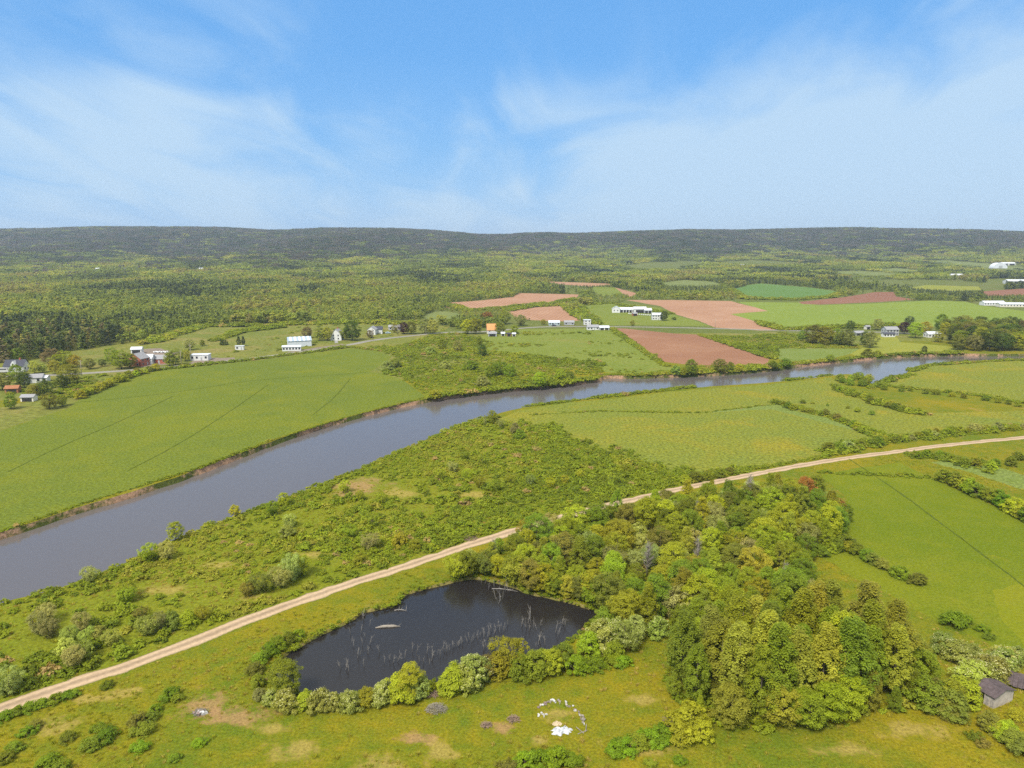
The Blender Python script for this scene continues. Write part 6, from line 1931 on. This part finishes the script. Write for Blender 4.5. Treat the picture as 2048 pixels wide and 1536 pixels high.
for q in snag_px:
    u, v = 640 + q[0] / 3.531, 1140 + q[1] / 3.531
    p = at(u, v, POND_Z)
    if not bool(inpoly(np.array([p[0]]), np.array([p[1]]), POND_W)[0]):
        continue
    sm, bm = SN[rs.randint(6)]
    s = rs.uniform(.5, 1.0) * (1.7 if q in tall else 1)
    o = empty('dead_snag', (float(p[0]), float(p[1]), POND_Z), rs.uniform(0, 6.28), (s * .9, s * .9, s))
    o.rotation_euler = (rs.normal(0, .16), rs.normal(0, .16), rs.uniform(0, 6.28))
    x_ = q[0]
    where = ('at the trail end of the pond', 'snags at the trail end') if x_ < 440 else (('in the row along the shrub side of the pond', 'snags along the shrub side') if x_ < 1120 else (('under the overhanging trees of the pond', 'snags under the trees') if q[1] < 260 else ('in the tangle at the broad end of pond', 'snags in the broad end')))
    tag(o, ('tall ' if q in tall else '') + 'grey dead snag standing in water ' + where[0], 'snag', ('tall ' if q in tall else '') + where[1])
    link('stem', sm, o)
    link('branch', bm, o)
for (u, v), nm, L, lb in (((776, 1254), 'floating_log', 5.0, 'pale rotten log floating in the middle of the pond'), ((801, 1221), 'floating_branch', 2.6, 'small dead branch floating near the pond shore'), ((1010, 1180), 'fallen_tree', 6.0, 'dead fallen tree dipping into pond beneath trees')):
    p = at(u, v, POND_Z)
    o = empty(nm, (float(p[0]), float(p[1]), POND_Z), rs.uniform(-.2, .2))
    tag(o, lb, 'log')
    b = MB()
    b.tube([(-L / 2, 0, .05), (-L * .2, .1, .15), (L * .2, 0, .12), (L / 2, -.2, .0)], [.1, .28 if nm == 'floating_log' else .12, .3 if nm == 'floating_log' else .1, .05], 8)
    b.build('stem', M['bark_pale'] if nm == 'floating_log' else M['deadwood'], o, True)
    b = MB()
    for k in range(9):
        x_ = rs.uniform(-L * .4, L * .48)
        b.tube([(x_, 0, .1), (x_ + rs.uniform(-.2, .8), rs.normal(0, .5), rs.uniform(.1, .7))], [.06, .015], 5)
    b.build('branch', M['deadwood'], o)

# ---------------------------------------------------------------- heaps on the grass


def brush_pile(u, v, r_, h, mat, label, n=150, seed=0):
    rs = np.random.RandomState(seed)
    p = at(u, v)
    b = MB()
    for k in range(n):
        th = rs.uniform(0, 6.28)
        rr = r_ * math.sqrt(rs.rand()) * .85
        c = Vector((math.cos(th) * rr, math.sin(th) * rr * .75, (1 - (rr / r_) ** 2) * h * rs.rand()))
        a = rs.uniform(0, 6.28)
        L = rs.uniform(.4, 1.1)
        d = Vector((math.cos(a) * L, math.sin(a) * L, rs.uniform(-.15, .45) * L))
        q0, q1 = c - d * .5, c + d * .5
        q0.z, q1.z = max(q0.z, .02), max(q1.z, .02)
        t_ = rs.uniform(.018, .045)
        b.tube([q0, q1], [t_, t_ * .4], 4, cap=False)
    o = b.build('brush_pile', mat, None, loc=(float(p[0]), float(p[1]), 0))
    return tag(o, label, 'brush pile')


brush_pile(874, 1420, 2.0, 1.2, M['bark_pale'], 'grey heap of cut branches on grass near the pond shrubs', 240, 1)
brush_pile(973, 1452, 1.0, .7, M['twig'], 'dark twig heap beside the small bare earth patch', 110, 2)
brush_pile(1027, 1440, 1.2, .8, M['twig'], 'dark twig heap nearer the ring of white debris', 120, 3)
brush_pile(862, 1390, 1.6, 1.0, M['twig'], 'brown brush heap at gap in the pond shrubs', 160, 4)
brush_pile(940, 1078, 2.6, .7, M['twig'], 'brown heap of cuttings on the verge of gravel trail', 200, 5)
brush_pile(1335, 1440, 1.0, .4, M['twig'], 'small reddish twig heap before the grove', 70, 6)

CH = []
for v in range(5):
    rs = np.random.RandomState(40 + v)
    b = MB()
    sx, sy, sz_ = rs.uniform(.25, .55), rs.uniform(.15, .35), rs.uniform(.08, .22)
    vs = [(x_ * sx * rs.uniform(.6, 1.1), y_ * sy * rs.uniform(.6, 1.1), (z_ + 1) * sz_ * rs.uniform(.7, 1.1)) for x_ in (-1, 1) for y_ in (-1, 1) for z_ in (-1, 1)] + [(rs.normal(0, .1), rs.normal(0, .1), sz_ * 2.5)]
    b.add(vs, [(0, 1, 3, 2), (4, 6, 7, 5), (0, 4, 5, 1), (2, 3, 7, 6), (0, 2, 6, 4), (1, 5, 8), (5, 7, 8), (7, 3, 8), (3, 1, 8)])
    CH.append(b)
cm = {}
for v, b in enumerate(CH):
    for mk in ('trim', 'concrete', 'bark_pale', 'ash'):
        cm[v, mk] = b.mesh('debris_chunk', [M[mk]])
arc = smooth_line(W([(1080, 1417), (1094, 1404), (1113, 1402), (1129, 1407), (1143, 1414), (1154, 1424), (1162, 1434), (1169, 1448)]), 1)
arc = resample(arc, False, 0, 0, .28)
rs = np.random.RandomState(12)
for p in arc:
    mk = ('trim', 'concrete', 'bark_pale', 'ash', 'bark_pale')[rs.randint(5)]
    o = link('debris_chunk', cm[rs.randint(5), mk], loc=(float(p[0] + rs.normal(0, .25)), float(p[1] + rs.normal(0, .25)), 0))
    o.rotation_euler = (rs.normal(0, .15), rs.normal(0, .15), rs.uniform(0, 6.28))
    o.scale = (rs.uniform(.5, .95),) * 3
    w_ = {'trim': 'white', 'concrete': 'tan', 'bark_pale': 'pale brown', 'ash': 'dark grey'}[mk]
    tag(o, w_ + ' broken chunk in the curved line of debris', 'debris', w_ + ' chunks of the debris arc')
for k in range(7):
    p = at(1082 + rs.normal(0, 5), 1430 + rs.normal(0, 2.5))
    o = link('debris_chunk', cm[rs.randint(5), 'trim'], loc=(float(p[0]), float(p[1]), 0))
    o.rotation_euler = (0, 0, rs.uniform(0, 6.28))
    o.scale = (.55, .55, .55)
    tag(o, 'white scrap in the small heap inside debris ring', 'debris', 'scraps of the small white heap')


def crumpled(u, v, sx, sy, h, mat, name, label, seed, rz=0.0):
    rs = np.random.RandomState(seed)
    p = at(u, v)
    n = 15
    b = MB()
    vs = []
    for j in range(n):
        for i in range(n):
            a, c = i / (n - 1) * 2 - 1, j / (n - 1) * 2 - 1
            e = max(abs(a), abs(c))
            z = h * (.25 + .75 * abs(math.sin(a * 3.1 + seed + c * 2.3) * math.cos(c * 4.1 - a * 1.7))) * (1 - e ** 3) + rs.uniform(0, .14) * (1 - e)
            vs.append((a * sx * (1 + .22 * math.sin(c * 4 + seed)), c * sy * (1 + .3 * math.sin(a * 5 + seed)), max(.03, z + .03)))
    b.add(vs, [(j * n + i, j * n + i + 1, (j + 1) * n + i + 1, (j + 1) * n + i) for j in range(n - 1) for i in range(n - 1)])
    o = b.build(name, mat, None, loc=(float(p[0]), float(p[1]), 0))
    o.rotation_euler = (0, 0, rz)
    return tag(o, label, 'tarp')


crumpled(1120, 1463, 1.25, .85, .6, M['tarp'], 'crumpled_tarp', 'crumpled white tarp heaped on the mown grass', 3, .3)
crumpled(1136, 1460, .6, .42, .35, M['tarp'], 'crumpled_tarp', 'smaller white tarp lump beside the big tarp', 5, -.5)
crumpled(1114, 1448, .7, .6, .3, M['tarp_cream'], 'foam_sheet', 'cream torn sheet lying against the white tarp', 8, .1)
for k, (u, v, a) in enumerate(((1165, 1465, .5), (1160, 1462, 2.2), (1172, 1458, 1.4))):
    p = at(u, v)
    b = MB()
    b.box(-.9, .9, -.05, .05, .02, .09)
    o = b.build('loose_plank', M['bark_pale'], None, loc=(float(p[0]), float(p[1]), .01 + k * .08))
    o.rotation_euler = (0, 0, a)
    tag(o, 'pale loose plank at the tail of debris arc', 'plank', 'loose planks by the debris arc')
# burnt heap on the bare patch
for k in range(9):
    p = at(400 + rs.normal(0, 6), 1428 + rs.normal(0, 4))
    mk = 'trim' if k % 2 else 'ash'
    o = link('debris_chunk', cm[rs.randint(5), mk], loc=(float(p[0]), float(p[1]), 0))
    o.rotation_euler = (0, 0, rs.uniform(0, 6.28))
    tag(o, ('white' if k % 2 else 'ash-grey') + ' scrap on the burnt heap of bare earth patch', 'debris', ('white' if k % 2 else 'grey') + ' scraps of the burnt heap')
brush_pile(402, 1424, 1.5, .3, M['deadwood'], 'low burnt heap of sticks on the bare earth patch', 90, 9)

# ---------------------------------------------------------------- the air
hb = MB()
hb.box(-9500, 9500, -1600, 8600, -6, 260)
hm = bpy.data.materials.new('haze_air')
hm.use_nodes = True
t = hm.node_tree
t.nodes.clear()
pv = t.nodes.new('ShaderNodeVolumePrincipled')
pv.inputs['Color'].default_value = (.70, .84, 1.0, 1)
pv.inputs['Density'].default_value = .00009
pv.inputs['Anisotropy'].default_value = .2
ho = t.nodes.new('ShaderNodeOutputMaterial')
t.links.new(pv.outputs[0], ho.inputs['Volume'])
tag(hb.build('haze', hm), 'thin bluish summer haze over the whole valley', 'haze', kind='stuff')
